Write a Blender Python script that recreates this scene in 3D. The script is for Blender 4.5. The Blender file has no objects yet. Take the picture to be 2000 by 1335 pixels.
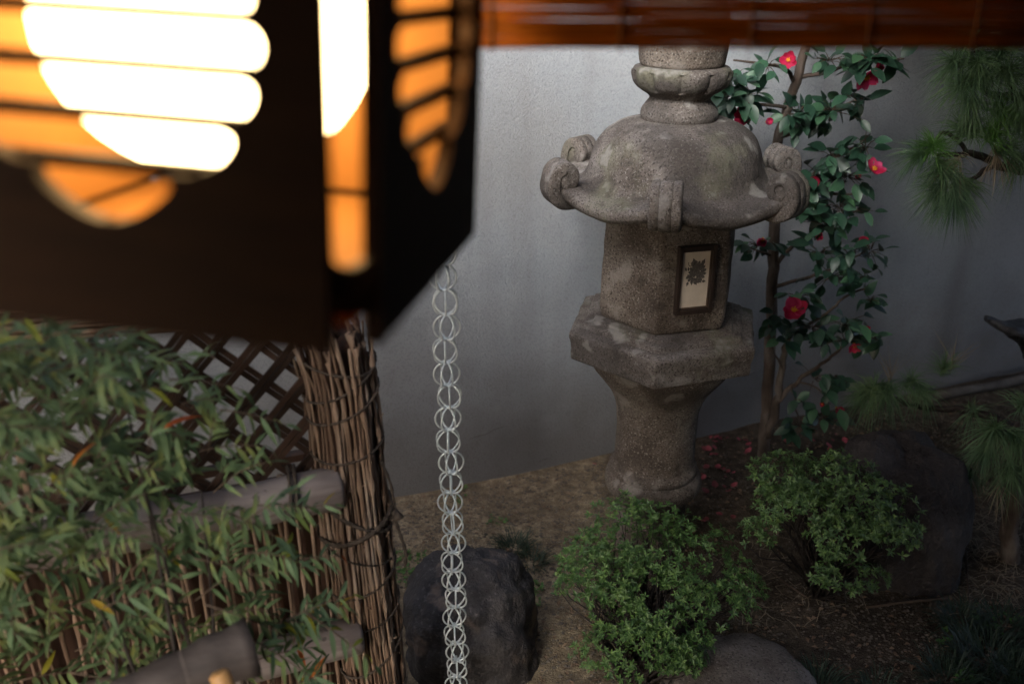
import bpy, bmesh, math, random
from math import sin, cos, pi, radians, sqrt, atan2
from mathutils import Vector, Matrix, noise

# ------------------------------------------------------------------ camera, sky, sun, exposure
scene = bpy.context.scene
CAM_Z, PITCH, FPX = 1.95, radians(23.8), 1750.0
cam_data = bpy.data.cameras.new('camera')
cam_data.sensor_width = 36.0
cam_data.lens = 36.0 * FPX / 2000.0
cam_data.clip_start = 0.02
cam_data.clip_end = 200
cam_data.dof.use_dof = True
cam_data.dof.focus_distance = 2.52
cam_data.dof.aperture_fstop = 1.85
cam_data.dof.aperture_blades = 9
cam = bpy.data.objects.new('camera', cam_data)
scene.collection.objects.link(cam)
cam.location = (0, 0, CAM_Z)
cam.rotation_euler = (pi / 2 - PITCH, 0, 0)
scene.camera = cam

SUN_DIR = Vector((0.30, 0.75, -0.55)).normalized()      # the way the light travels
world = bpy.data.worlds.new('World')
scene.world = world
world.use_nodes = True
wn = world.node_tree
sky = wn.nodes.new('ShaderNodeTexSky')
sky.sky_type = 'NISHITA'
sky.sun_disc = False
sky.sun_elevation = math.asin(-SUN_DIR.z)
sky.sun_rotation = atan2(-SUN_DIR.x, -SUN_DIR.y)
sky.air_density = 0.7
sky.dust_density = 6.0
sky.ozone_density = 0.6
wn.links.new(sky.outputs[0], wn.nodes['Background'].inputs[0])
wn.nodes['Background'].inputs[1].default_value = 0.15

sun_data = bpy.data.lights.new('sun', 'SUN')
sun_data.energy = 1.3
sun_data.angle = radians(26)
sun_data.color = (0.80, 0.91, 1.0)
sun = bpy.data.objects.new('sun', sun_data)
scene.collection.objects.link(sun)
sun.rotation_euler = SUN_DIR.to_track_quat('-Z', 'Y').to_euler()

vs = scene.view_settings
vs.view_transform = 'Standard'
vs.look = 'None'
vs.exposure = 1.62
vs.gamma = 1.0
scene.cycles.use_denoising = True
scene.cycles.max_bounces = 8
scene.cycles.transparent_max_bounces = 16
scene.cycles.caustics_reflective = False
scene.cycles.caustics_refractive = False
scene.cycles.sample_clamp_indirect = 6.0

# ------------------------------------------------------------------ helpers
SP, CP = sin(PITCH), cos(PITCH)
rnd = random.Random(11)
U = rnd.uniform

def at(px, py, Y):
    "point of the place at distance Y in front of the house, seen at a photo position"
    t = (py - 667.5) / FPX
    k = Y / (CP - SP * t)
    return Vector(((px - 1000) / FPX * k, Y, CAM_Z - (SP + CP * t) * k))

def on_ground(px, py, z=0.0):
    t = (py - 667.5) / FPX
    k = (CAM_Z - z) / (SP + CP * t)
    return Vector(((px - 1000) / FPX * k, (CP - SP * t) * k, z))

WM = {}

def put(o, parent=None, m=None):
    scene.collection.objects.link(o)
    m = m or Matrix.Identity(4)
    if parent is not None:
        o.parent = parent
        o.matrix_parent_inverse = WM[parent.name].inverted()
    o.matrix_basis = m
    WM[o.name] = m
    return o

def tag(o, label=None, cat=None, group=None, kind=None):
    if label: o['label'] = label
    if cat: o['category'] = cat
    if group: o['group'] = group
    if kind: o['kind'] = kind
    return o

def thing(name, loc, label, cat, group=None):
    e = bpy.data.objects.new(name, None)
    e.empty_display_size = 0.05
    put(e, None, Matrix.Translation(Vector(loc)))
    return tag(e, label, cat, group)

class MB:
    def __init__(s):
        s.v, s.f = [], []
    def add(s, vs_, fs):
        n = len(s.v)
        s.v += [tuple(p) for p in vs_]
        s.f += [tuple(i + n for i in q) for q in fs]
        return s
    def box(s, c, h, m=None):
        c = Vector(c)
        pts = []
        for z in (-1, 1):
            for y in (-1, 1):
                for x in (-1, 1):
                    p = Vector((x * h[0], y * h[1], z * h[2]))
                    pts.append(c + (m @ p if m else p))
        return s.add(pts, [(0, 2, 3, 1), (4, 5, 7, 6), (0, 1, 5, 4), (2, 6, 7, 3), (0, 4, 6, 2), (1, 3, 7, 5)])
    def tube(s, pts, rad, n=8, cap=True):
        pts = [Vector(p) for p in pts]
        m = len(pts)
        if not hasattr(rad, '__len__'): rad = [rad] * m
        vs_, fs = [], []
        prev = None
        for i, p in enumerate(pts):
            t = (pts[min(i + 1, m - 1)] - pts[max(i - 1, 0)])
            t = t.normalized() if t.length > 1e-9 else Vector((0, 0, 1))
            if prev is None:
                a = t.orthogonal().normalized()
            else:
                a = prev - t * prev.dot(t)
                a = a.normalized() if a.length > 1e-6 else t.orthogonal().normalized()
            prev = a
            b = t.cross(a)
            for k in range(n):
                an = 2 * pi * k / n
                vs_.append(p + (a * cos(an) + b * sin(an)) * rad[i])
        for i in range(m - 1):
            for k in range(n):
                fs.append((i * n + k, i * n + (k + 1) % n, (i + 1) * n + (k + 1) % n, (i + 1) * n + k))
        if cap:
            fs.append(tuple(range(n - 1, -1, -1)))
            fs.append(tuple((m - 1) * n + k for k in range(n)))
        return s.add(vs_, fs)
    def mesh(s, name, mat, smooth=True):
        me = bpy.data.meshes.new(name)
        me.from_pydata(s.v, [], s.f)
        me.validate()
        if smooth:
            me.polygons.foreach_set('use_smooth', [True] * len(me.polygons))
        me.materials.append(mat)
        me.update()
        return me
    def build(s, name, mat, parent=None, m=None, smooth=True):
        return put(bpy.data.objects.new(name, s.mesh(name, mat, smooth)), parent, m)

def inst(name, me, parent, m):
    return put(bpy.data.objects.new(name, me), parent, m)

def autosmooth(o, ang=35):
    me = o.data
    bm = bmesh.new(); bm.from_mesh(me)
    bmesh.ops.recalc_face_normals(bm, faces=bm.faces)
    for e in bm.edges:
        if len(e.link_faces) == 2 and e.calc_face_angle(0) > radians(ang): e.smooth = False
    bm.to_mesh(me); bm.free()
    return o

def bevel_mesh(o, w, seg=2, ang=30):
    bm = bmesh.new(); bm.from_mesh(o.data)
    bmesh.ops.recalc_face_normals(bm, faces=bm.faces)
    es = [e for e in bm.edges if len(e.link_faces) == 2 and e.calc_face_angle(0) > radians(ang)]
    bmesh.ops.bevel(bm, geom=es, offset=w, segments=seg, affect='EDGES', profile=0.5)
    bm.to_mesh(o.data); bm.free()
    return o

def fbm(p, sc, octv=4, seed=0.0):
    return noise.fractal(Vector(p) * sc + Vector((seed, seed * 1.7, -seed)), 1.0, 2.0, octv)

# ------------------------------------------------------------------ materials
def rgba(c): return (c[0], c[1], c[2], 1.0)

def material(name, cols, scale=8.0, detail=6.0, rough=0.8, bump=0.0, bscale=60.0, bdist=0.004, spec=0.35,
             speck=None, metal=0.0, rand=None, stretch=None, trans=0.0, extra=None):
    """noise-mixed colours + fine bump; speck=(colour, scale, lo, hi, amount) adds grains; rand = second colour by instance"""
    m = bpy.data.materials.new(name)
    m.use_nodes = True
    nt = m.node_tree
    N, L = nt.nodes, nt.links
    b = N['Principled BSDF']
    b.inputs['Roughness'].default_value = rough
    b.inputs['Metallic'].default_value = metal
    b.inputs['Specular IOR Level'].default_value = spec
    tc = N.new('ShaderNodeTexCoord')
    co = tc.outputs['Object']
    if stretch:
        mp = N.new('ShaderNodeMapping')
        mp.inputs['Scale'].default_value = stretch
        L.new(co, mp.inputs[0]); co = mp.outputs[0]
    nz = N.new('ShaderNodeTexNoise')
    nz.inputs['Scale'].default_value = scale
    nz.inputs['Detail'].default_value = detail
    nz.inputs['Roughness'].default_value = 0.62
    L.new(co, nz.inputs['Vector'])
    cr = N.new('ShaderNodeValToRGB')
    e = cr.color_ramp.elements
    lo, hi = 0.32, 0.68
    e[0].position, e[0].color = lo, rgba(cols[0])
    e[1].position, e[1].color = hi, rgba(cols[-1])
    for i, c in enumerate(cols[1:-1]):
        x = e.new(lo + (hi - lo) * (i + 1) / (len(cols) - 1)); x.color = rgba(c)
    L.new(nz.outputs['Fac'], cr.inputs[0])
    col = cr.outputs[0]
    for sp in (speck or []):
        c2, s2, a0, a1, amt = sp
        n2 = N.new('ShaderNodeTexNoise')
        n2.inputs['Scale'].default_value = s2
        n2.inputs['Detail'].default_value = 3.0
        L.new(tc.outputs['Object'], n2.inputs['Vector'])
        mr = N.new('ShaderNodeMapRange')
        mr.inputs[1].default_value, mr.inputs[2].default_value = a0, a1
        mr.inputs[4].default_value = amt
        L.new(n2.outputs['Fac'], mr.inputs[0])
        mx = N.new('ShaderNodeMix'); mx.data_type = 'RGBA'
        L.new(mr.outputs[0], mx.inputs[0]); L.new(col, mx.inputs[6])
        mx.inputs[7].default_value = rgba(c2)
        col = mx.outputs[2]
    if rand:
        oi = N.new('ShaderNodeObjectInfo')
        r2 = N.new('ShaderNodeValToRGB')
        ee = r2.color_ramp.elements
        ee[0].position, ee[0].color = 0.0, rgba(rand[0][1])
        ee[1].position, ee[1].color = 1.0, rgba(rand[-1][1])
        for p_, c_ in rand[1:-1]:
            x = ee.new(p_); x.color = rgba(c_)
        L.new(oi.outputs['Random'], r2.inputs[0])
        mx = N.new('ShaderNodeMix'); mx.data_type = 'RGBA'; mx.blend_type = 'MULTIPLY'
        mx.inputs[0].default_value = 1.0
        L.new(col, mx.inputs[6]); L.new(r2.outputs[0], mx.inputs[7])
        col = mx.outputs[2]
    L.new(col, b.inputs['Base Color'])
    if bump:
        n3 = N.new('ShaderNodeTexNoise')
        n3.inputs['Scale'].default_value = bscale
        n3.inputs['Detail'].default_value = 5.0
        n3.inputs['Roughness'].default_value = 0.65
        L.new(co, n3.inputs['Vector'])
        bp = N.new('ShaderNodeBump')
        bp.inputs['Strength'].default_value = bump
        bp.inputs['Distance'].default_value = bdist
        L.new(n3.outputs['Fac'], bp.inputs['Height'])
        L.new(bp.outputs[0], b.inputs['Normal'])
    if trans:
        ts = N.new('ShaderNodeBsdfTranslucent')
        L.new(col, ts.inputs[0])
        ms = N.new('ShaderNodeMixShader')
        ms.inputs[0].default_value = trans
        L.new(b.outputs[0], ms.inputs[1]); L.new(ts.outputs[0], ms.inputs[2])
        L.new(ms.outputs[0], N['Material Output'].inputs[0])
    if extra: extra(nt, b, col)
    return m

M = {}
M['stucco'] = material('stucco', [(.315, .345, .375), (.365, .395, .425), (.40, .43, .46)], scale=2.2, rough=.92, bump=1.0, bscale=170, bdist=.008, spec=.2,
                       speck=[((.19, .18, .17), 1.1, .52, .75, .5), ((.20, .205, .215), 120, .52, .62, .28)])
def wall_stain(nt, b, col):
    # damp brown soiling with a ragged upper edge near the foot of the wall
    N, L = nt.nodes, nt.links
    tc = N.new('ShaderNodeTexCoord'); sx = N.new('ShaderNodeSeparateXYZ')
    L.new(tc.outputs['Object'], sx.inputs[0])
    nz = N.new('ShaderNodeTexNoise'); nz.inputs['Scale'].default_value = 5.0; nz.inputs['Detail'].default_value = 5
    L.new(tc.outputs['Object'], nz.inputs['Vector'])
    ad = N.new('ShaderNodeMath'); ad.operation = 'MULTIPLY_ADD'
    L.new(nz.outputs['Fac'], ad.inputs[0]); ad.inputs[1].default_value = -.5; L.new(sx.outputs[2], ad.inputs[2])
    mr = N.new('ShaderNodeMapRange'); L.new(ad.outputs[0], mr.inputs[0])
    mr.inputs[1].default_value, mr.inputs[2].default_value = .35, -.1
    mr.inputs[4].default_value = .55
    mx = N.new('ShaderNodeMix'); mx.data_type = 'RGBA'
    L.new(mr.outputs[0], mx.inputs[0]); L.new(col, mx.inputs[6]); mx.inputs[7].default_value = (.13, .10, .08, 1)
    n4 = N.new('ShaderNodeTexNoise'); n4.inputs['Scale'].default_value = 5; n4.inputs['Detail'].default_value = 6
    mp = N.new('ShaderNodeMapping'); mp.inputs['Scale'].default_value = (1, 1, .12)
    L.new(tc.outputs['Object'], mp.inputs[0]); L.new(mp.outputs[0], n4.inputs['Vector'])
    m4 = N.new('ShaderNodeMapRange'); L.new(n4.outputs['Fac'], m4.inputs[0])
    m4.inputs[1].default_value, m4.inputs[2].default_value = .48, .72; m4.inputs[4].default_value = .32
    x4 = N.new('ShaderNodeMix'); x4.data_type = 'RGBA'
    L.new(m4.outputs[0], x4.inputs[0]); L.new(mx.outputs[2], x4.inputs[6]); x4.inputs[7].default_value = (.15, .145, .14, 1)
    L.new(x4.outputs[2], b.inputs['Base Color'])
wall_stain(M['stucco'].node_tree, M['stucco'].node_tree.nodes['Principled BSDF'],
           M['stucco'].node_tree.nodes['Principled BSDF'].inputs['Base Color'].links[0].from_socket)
M['granite'] = material('granite', [(.085, .072, .062), (.15, .132, .118), (.22, .20, .185)], scale=7, rough=.93, bump=.9, bscale=95, bdist=.006, spec=.2,
                        speck=[((.04, .033, .03), 190, .53, .62, .8), ((.34, .325, .31), 170, .58, .67, .5),
                               ((.045, .040, .037), 3.4, .50, .60, .62), ((.15, .155, .10), 6.0, .56, .66, .45), ((.32, .31, .295), 12, .58, .66, .5), ((.05, .044, .04), 17, .60, .68, .5)])
M['granite_brown'] = material('granite_brown', [(.078, .062, .05), (.135, .112, .092), (.195, .168, .142)], scale=6, rough=.93, bump=.9, bscale=110, bdist=.005, spec=.2,
                              speck=[((.035, .027, .022), 190, .53, .62, .8), ((.34, .31, .27), 160, .58, .67, .6),
                                     ((.042, .033, .028), 3.6, .50, .60, .65), ((.27, .245, .22), 12, .58, .66, .45), ((.045, .037, .03), 17, .60, .68, .5)])
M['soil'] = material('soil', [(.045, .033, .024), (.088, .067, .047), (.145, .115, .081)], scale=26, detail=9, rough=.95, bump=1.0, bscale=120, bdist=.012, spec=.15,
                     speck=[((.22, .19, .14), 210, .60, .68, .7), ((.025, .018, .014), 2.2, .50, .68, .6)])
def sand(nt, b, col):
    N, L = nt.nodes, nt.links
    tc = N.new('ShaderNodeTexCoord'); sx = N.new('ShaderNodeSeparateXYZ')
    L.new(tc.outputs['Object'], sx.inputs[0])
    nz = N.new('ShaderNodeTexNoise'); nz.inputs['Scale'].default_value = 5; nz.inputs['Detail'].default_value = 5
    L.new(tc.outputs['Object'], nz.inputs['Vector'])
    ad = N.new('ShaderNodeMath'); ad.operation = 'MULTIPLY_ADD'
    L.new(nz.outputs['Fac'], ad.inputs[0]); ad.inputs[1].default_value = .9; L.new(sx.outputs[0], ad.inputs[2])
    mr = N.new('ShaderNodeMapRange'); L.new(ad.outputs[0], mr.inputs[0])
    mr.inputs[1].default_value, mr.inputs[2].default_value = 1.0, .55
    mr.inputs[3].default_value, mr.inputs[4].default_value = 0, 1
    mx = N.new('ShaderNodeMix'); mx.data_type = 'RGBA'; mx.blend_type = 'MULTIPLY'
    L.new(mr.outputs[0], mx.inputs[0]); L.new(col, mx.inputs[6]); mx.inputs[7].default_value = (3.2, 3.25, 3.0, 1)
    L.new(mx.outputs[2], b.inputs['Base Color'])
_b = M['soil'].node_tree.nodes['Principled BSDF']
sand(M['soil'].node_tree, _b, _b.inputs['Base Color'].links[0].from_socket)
M['pebble'] = material('pebble', [(.07, .055, .042), (.18, .152, .118)], scale=40, rough=.9, speck=[((.05, .04, .03), 14, .5, .7, .6)])
M['rock_dark'] = material('rock_dark', [(.026, .023, .023), (.05, .045, .045), (.09, .08, .078)], scale=5, rough=.62, bump=1, bscale=26, bdist=.02, spec=.4,
                          speck=[((.26, .19, .145), 9, .60, .68, .6), ((.15, .14, .135), 70, .58, .68, .5), ((.015, .013, .013), 3, .5, .62, .6)])
M['rock_brown'] = material('rock_brown', [(.030, .024, .022), (.046, .039, .038), (.08, .07, .067)], scale=4, rough=.6, bump=1, bscale=38, bdist=.02, spec=.25,
                           speck=[((.09, .075, .065), 80, .60, .70, .5)])
M['step_stone'] = material('step_stone', [(.10, .08, .065), (.17, .145, .125), (.24, .21, .19)], scale=8, rough=.92, bump=.9, bscale=90, bdist=.006,
                           speck=[((.05, .04, .035), 120, .55, .65, .7), ((.36, .33, .31), 140, .62, .70, .6)])
M['lamp_wood'] = material('lamp_wood', [(.016, .006, .0018), (.028, .011, .0033)], spec=.15, scale=6, rough=.7, bump=.25, bscale=30, stretch=(1, 1, 8))
M['lining'] = material('lining', [(.20, .080, .015), (.29, .125, .026)], scale=5, rough=.8, trans=.5)
M['blind'] = material('blind', [(.52, .15, .018), (.72, .24, .036)], scale=14, rough=.55, spec=.25, rand=[(0, (.5, .5, .5)), (1, (1, 1, 1))], trans=.5, stretch=(.15, 3, 3))
M['thread'] = material('thread', [(.14, .05, .02), (.2, .08, .03)], rough=.9)
M['zinc'] = material('zinc', [(.40, .45, .44), (.78, .82, .81)], scale=30, rough=.35, metal=.35, spec=.5)
M['frame_wood'] = material('frame_wood', [(.018, .012, .009), (.04, .026, .02)], scale=14, rough=.5, stretch=(1, 1, .2), bump=.3)
M['bead_wood'] = material('bead_wood', [(.06, .04, .03), (.10, .07, .05)], scale=20, rough=.5)
M['paper'] = material('paper', [(.52, .45, .36), (.66, .58, .48)], scale=16, rough=.8)
M['ink'] = material('ink', [(.04, .036, .032), (.15, .135, .12)], scale=160, rough=.8)
M['bark'] = material('bark', [(.045, .031, .024), (.09, .067, .052), (.17, .145, .125)], scale=18, rough=.9, bump=.8, bscale=60, bdist=.006, stretch=(1, 1, .35))
M['bark_dark'] = material('bark_dark', [(.018, .013, .011), (.05, .04, .034)], scale=22, rough=.9, bump=1, bscale=50, bdist=.01)
M['twig'] = material('twig', [(.06, .04, .028), (.12, .085, .06)], scale=20, rough=.9)
leafrand = [(0, (.45, .5, .5)), (.5, (.8, .85, .8)), (.85, (1.2, 1.15, 1.0)), (1, (1.6, 1.5, 1.1))]
M['camellia_leaf'] = material('camellia_leaf', [(.03, .082, .052), (.055, .135, .08)], scale=25, rough=.42, spec=.5, rand=leafrand)
M['petal'] = material('petal', [(.52, .010, .06), (.68, .03, .13)], scale=30, rough=.55, rand=[(0, (.8, .7, .6)), (.6, (1, 1, 1)), (1, (1.1, 3.0, 2.0))], trans=.25)
M['petal_fallen'] = material('petal_fallen', [(.33, .03, .06), (.48, .085, .12)], scale=30, rough=.7, rand=[(0, (.25, .8, .5)), (.35, (.55, .9, .6)), (1, (1.1, 1.5, 1.3))])
M['stamen'] = material('stamen', [(.75, .30, .02), (.9, .5, .05)], scale=60, rough=.6)
M['azalea_leaf'] = material('azalea_leaf', [(.027, .070, .017), (.075, .155, .036), (.175, .28, .07)], scale=48, rough=.42, spec=.5, trans=.15)
M['azalea_deep'] = material('azalea_deep', [(.030, .070, .021), (.078, .148, .043), (.165, .26, .065)], scale=48, rough=.42, spec=.5, trans=.15)
nrand = [(0, (.40, .45, .48)), (.35, (.8, .85, .85)), (.6, (1.15, 1.12, 1.1)), (.82, (1.25, 1.15, .7)), (.9, (1.9, 1.35, .3)), (.965, (2.2, 1.2, .2)), (1, (4.5, .55, .2))]
M['nandina_leaf'] = material('nandina_leaf', [(.08, .13, .062), (.135, .20, .102)], scale=9, rough=.6, spec=.25, rand=nrand, trans=.15)
M['nandina_stuff'] = material('nandina_stuff', [(.042, .072, .032), (.092, .14, .06), (.165, .18, .05)], scale=14, rough=.6, spec=.25, trans=.15)
M['pine_needle'] = material('pine_needle', [(.06, .115, .062), (.11, .18, .095), (.165, .235, .135)], scale=14, rough=.5, rand=[(0, (.7, .8, .8)), (1, (1.1, 1.15, .9))])
M['pine_fresh'] = material('pine_fresh', [(.06, .16, .028), (.12, .26, .05)], scale=14, rough=.5)
M['pine_dry'] = material('pine_dry', [(.22, .17, .11), (.32, .26, .18)], scale=14, rough=.7)
M['grass_dark'] = material('grass_dark', [(.018, .035, .02), (.04, .065, .035)], scale=9, rough=.5)
M['weed'] = material('weed', [(.05, .12, .025), (.09, .19, .04)], scale=30, rough=.5)
M['litter'] = material('litter', [(.10, .06, .035), (.20, .13, .08), (.28, .2, .13)], scale=9, rough=.8)
rodrand = [(0, (.5, .45, .4)), (.5, (.85, .8, .76)), (1, (1.4, 1.35, 1.3))]
M['bamboo_twig'] = material('bamboo_twig', [(.13, .082, .056), (.225, .16, .118), (.36, .295, .245)], scale=26, rough=.6, stretch=(1, 1, .15), rand=rodrand, bump=.3)
M['bamboo_dark'] = material('bamboo_dark', [(.03, .014, .009), (.07, .034, .02)], scale=20, rough=.7, stretch=(1, 1, .2))
M['lattice'] = material('lattice', [(.026, .014, .009), (.052, .030, .021)], scale=20, rough=.65, rand=rodrand)
M['rail'] = material('rail', [(.13, .106, .098), (.20, .168, .158), (.26, .224, .21)], scale=9, rough=.55, stretch=(.3, 1, 4), bump=.2,
                     speck=[((.06, .05, .045), 22, .66, .70, .8)])
M['rope'] = material('rope', [(.035, .026, .02), (.09, .07, .055)], scale=60, rough=.95, bump=.8, bscale=120)
M['spout'] = material('spout', [(.035, .027, .024), (.065, .052, .047), (.095, .078, .071)], scale=7, rough=.7, stretch=(.4, 1, 3), bump=.4)
M['tan_bamboo'] = material('tan_bamboo', [(.38, .20, .07), (.5, .28, .11)], scale=9, rough=.5)
M['limb'] = material('limb', [(.012, .012, .014), (.03, .03, .036), (.09, .10, .12)], scale=16, rough=.38, bump=1, bscale=30, bdist=.02, spec=.6)
M['pole'] = material('pole', [(.07, .06, .05), (.15, .13, .11)], scale=10, rough=.8, bump=.3)
M['eave'] = material('eave', [(.05, .032, .022), (.09, .06, .04)], scale=6, rough=.8)
M['plaster_dark'] = material('plaster_dark', [(.10, .08, .06), (.14, .11, .09)], scale=3, rough=.9)
M['moss'] = material('moss', [(.04, .08, .02), (.09, .14, .03)], scale=40, rough=.9)
em = bpy.data.materials.new('lamp_glow'); em.use_nodes = True
bb = em.node_tree.nodes['Principled BSDF']
bb.inputs['Base Color'].default_value = (.9, .85, .75, 1)
bb.inputs['Emission Color'].default_value = (1.0, .68, .30, 1)
bb.inputs['Emission Strength'].default_value = 8.0
M['glow'] = em

# ------------------------------------------------------------------ setting: ground, garden wall, house
WD = Vector((.936, .351, 0)).normalized()           # along the garden wall
WN = Vector((.351, -.936, 0)).normalized()          # out of its face, towards the house
W0 = Vector((-.474, 2.915, 0))
FACE = Matrix((WD, -WN, Vector((0, 0, 1)))).transposed()   # axes: along, into the wall, up

def ground_h(x, y):
    return .018 * fbm((x, y, 0), 1.7, 3, 3.1) + .006 * fbm((x, y, 0), 9, 3, 8.0)

g = MB()
NX, NY = 260, 170
xs = [-5 + 11 * i / NX for i in range(NX + 1)]
ys = [-3 + 9 * j / NY for j in range(NY + 1)]
vv = [(x, y, ground_h(x, y)) for y in ys for x in xs]
ff = [(j * (NX + 1) + i, j * (NX + 1) + i + 1, (j + 1) * (NX + 1) + i + 1, (j + 1) * (NX + 1) + i) for j in range(NY) for i in range(NX)]
g.add(vv, ff)
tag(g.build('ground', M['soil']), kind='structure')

def gpt(px, py, dz=0.0):
    p = on_ground(px, py)
    p.z = ground_h(p.x, p.y) + dz
    return p

wall = thing('garden_wall', W0, 'rough grey stucco garden wall behind the stone lantern', 'wall')
wl = MB()
nx, nz_ = 110, 40
vv = []
for j in range(nz_ + 1):
    for i in range(nx + 1):
        s, z = -5 + 11 * i / nx, -.1 + 2.6 * j / nz_
        p = W0 + WD * s - WN * (.006 * fbm((s, z, 0), 1.3, 3, 5))
        vv.append((p.x, p.y, z))
n1 = len(vv)
ff = [(j * (nx + 1) + i, j * (nx + 1) + i + 1, (j + 1) * (nx + 1) + i + 1, (j + 1) * (nx + 1) + i) for j in range(nz_) for i in range(nx)]
wl.add(vv, ff)
o1, o2 = W0 - WD * 5 - WN * .18, W0 + WD * 6 - WN * .18
a, b_ = W0 - WD * 5 - WN * .02, W0 + WD * 6 - WN * .02
pts = [(a.x, a.y, 2.5), (b_.x, b_.y, 2.5), (o2.x, o2.y, 2.5), (o1.x, o1.y, 2.5), (o2.x, o2.y, -.1), (o1.x, o1.y, -.1)]
wl.add(pts, [(0, 1, 2, 3), (3, 2, 4, 5)])
wl.build('wall_face', M['stucco'], wall)
for path in ([(915, 858), (935, 850), (948, 848), (965, 838), (985, 832)], [(1052, 900), (1064, 896), (1076, 894)]):
    pl = []
    for px, py in path:
        d = at(px, py, 1.0) - Vector((0, 0, CAM_Z))
        t = (W0 - Vector((0, 0, 0))).dot(WN) / d.dot(WN)
        q = Vector((0, 0, CAM_Z)) + d * t
        pl.append(q + WN * .001)
    MB().tube(pl, [.0003] + [.0008] * (len(pl) - 2) + [.0003], 5).build('crack', M['pole'], wall)

# the house the picture is taken from: eaves overhead, room behind; added unseen slabs shape the light
def slab(name, x0, x1, y0, y1, z0, z1, mat):
    o = MB().box(((x0 + x1) / 2, (y0 + y1) / 2, (z0 + z1) / 2), ((x1 - x0) / 2, (y1 - y0) / 2, (z1 - z0) / 2)).build(name, mat, smooth=False)
    return tag(o, kind='structure')
slab('house_roof', -.8, 6, -3, 1.05, 2.42, 2.55, M['eave'])
slab('shade_slab_left', -6, -.802, -.3, 1.3, 2.42, 2.55, M['eave'])  # added out of view to keep sun off the lower wall
slab('shade_slab_rear', -6, -1.4, -3, -.302, 2.42, 2.55, M['eave'])  # added unseen slab, its edge narrows the sun gap on the left
slab('shade_slab_right', .50, 6, 1.052, 4.6, 2.5, 2.62, M['eave'])  # added overhead, unseen, to shade the right part of the wall
gt = MB()
gt.tube([(-1.4, 1.85, 2.45), (.45, 1.85, 2.45)], .05, 10)
tag(gt.build('rain_gutter', M['zinc']), kind='structure')
for gx in (-1.2, -.4, .4):
    slab('gutter_bracket', gx - .02, gx + .02, 1.051, 1.81, 2.44, 2.47, M['eave'])
slab('room_back_wall', -.8, 6, -1.6, -1.5, 0.05, 2.41, M['plaster_dark'])
slab('room_left_wall', -.8, -.7, -1.49, -.4, .05, 2.41, M['plaster_dark'])
slab('room_right_wall', 1.9, 2.0, -1.49, .85, .05, 2.41, M['plaster_dark'])
slab('room_floor', -.69, 1.89, -1.49, .35, .55, .62, M['eave'])

# ------------------------------------------------------------------ stone lantern
LX, LY = .4875, 2.66
LAN = Vector((LX, LY, 0))
TOCAM = atan2(-LY, -LX)              # azimuth of the corner that faces the house
lan = thing('stone_lantern', LAN, 'tall carved granite garden lantern with scrolled hexagonal roof before the grey wall', 'stone lantern')

def hexr(ph, p):
    return sum(max(0.0, cos(ph - radians(30 + 60 * i))) ** p for i in range(6)) ** (-1.0 / p) * cos(radians(30)) * (2 ** (1 / p) if False else 1)

def loft(rows, n, close_top=True, close_bottom=True):
    "rows of n points each"
    mb = MB()
    vs_ = [p for r in rows for p in r]
    fs = []
    for j in range(len(rows) - 1):
        for k in range(n):
            fs.append((j * n + k, j * n + (k + 1) % n, (j + 1) * n + (k + 1) % n, (j + 1) * n + k))
    if close_bottom: fs.append(tuple(range(n - 1, -1, -1)))
    if close_top: fs.append(tuple((len(rows) - 1) * n + k for k in range(n)))
    return mb.add(vs_, fs)

def lathe_part(name, prof, mat, fn=None, n=96, rough=.003, rot=0.0, parent=None):
    rows = []
    for (r, z) in prof:
        row = []
        for k in range(n):
            ph = 2 * pi * k / n
            rr = r * (fn(ph, r, z) if fn else 1.0)
            az = TOCAM + rot + ph
            p = Vector((LX + rr * cos(az), LY + rr * sin(az), z))
            d = rough * fbm(p, 14, 4, 2.0) + rough * .8 * fbm(p, 4, 2, 5.0)
            p += Vector((cos(az), sin(az), .4)) * d
            row.append(p)
        rows.append(row)
    return autosmooth(loft(rows, n).build(name, mat, parent or lan), 50)

def dense(prof, k=5):
    out = []
    for i in range(len(prof) - 1):
        for j in range(k):
            t = j / k
            out.append((prof[i][0] * (1 - t) + prof[i + 1][0] * t, prof[i][1] * (1 - t) + prof[i + 1][1] * t))
    return out + [prof[-1]]

def smoothp(ctrl, k=6):
    "Catmull-Rom through (r, z)"
    out = []
    n = len(ctrl)
    for i in range(n - 1):
        p0, p1, p2, p3 = ctrl[max(i - 1, 0)], ctrl[i], ctrl[i + 1], ctrl[min(i + 2, n - 1)]
        for j in range(k):
            t = j / k
            out.append(tuple(.5 * (2 * p1[a] + (p2[a] - p0[a]) * t + (2 * p0[a] - 5 * p1[a] + 4 * p2[a] - p3[a]) * t * t + (3 * p1[a] - p0[a] - 3 * p2[a] + p3[a]) * t ** 3) for a in range(len(p1))))
    return out + [ctrl[-1]]

# shaft with its ring, flaring under the platform
lathe_part('shaft', smoothp([(.125, -.05), (.122, .10), (.124, .20), (.128, .228)], 4) + smoothp([(.146, .226), (.160, .238), (.166, .262), (.164, .285), (.155, .302)], 4)
           + smoothp([(.150, .305), (.151, .318), (.147, .330), (.138, .338)], 3) + smoothp([(.135, .35), (.134, .44), (.136, .52), (.144, .572), (.163, .617), (.193, .66), (.222, .700), (.24, .745), (.24, .765)], 4),
           M['granite_brown'], n=96, rough=.003)
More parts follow.
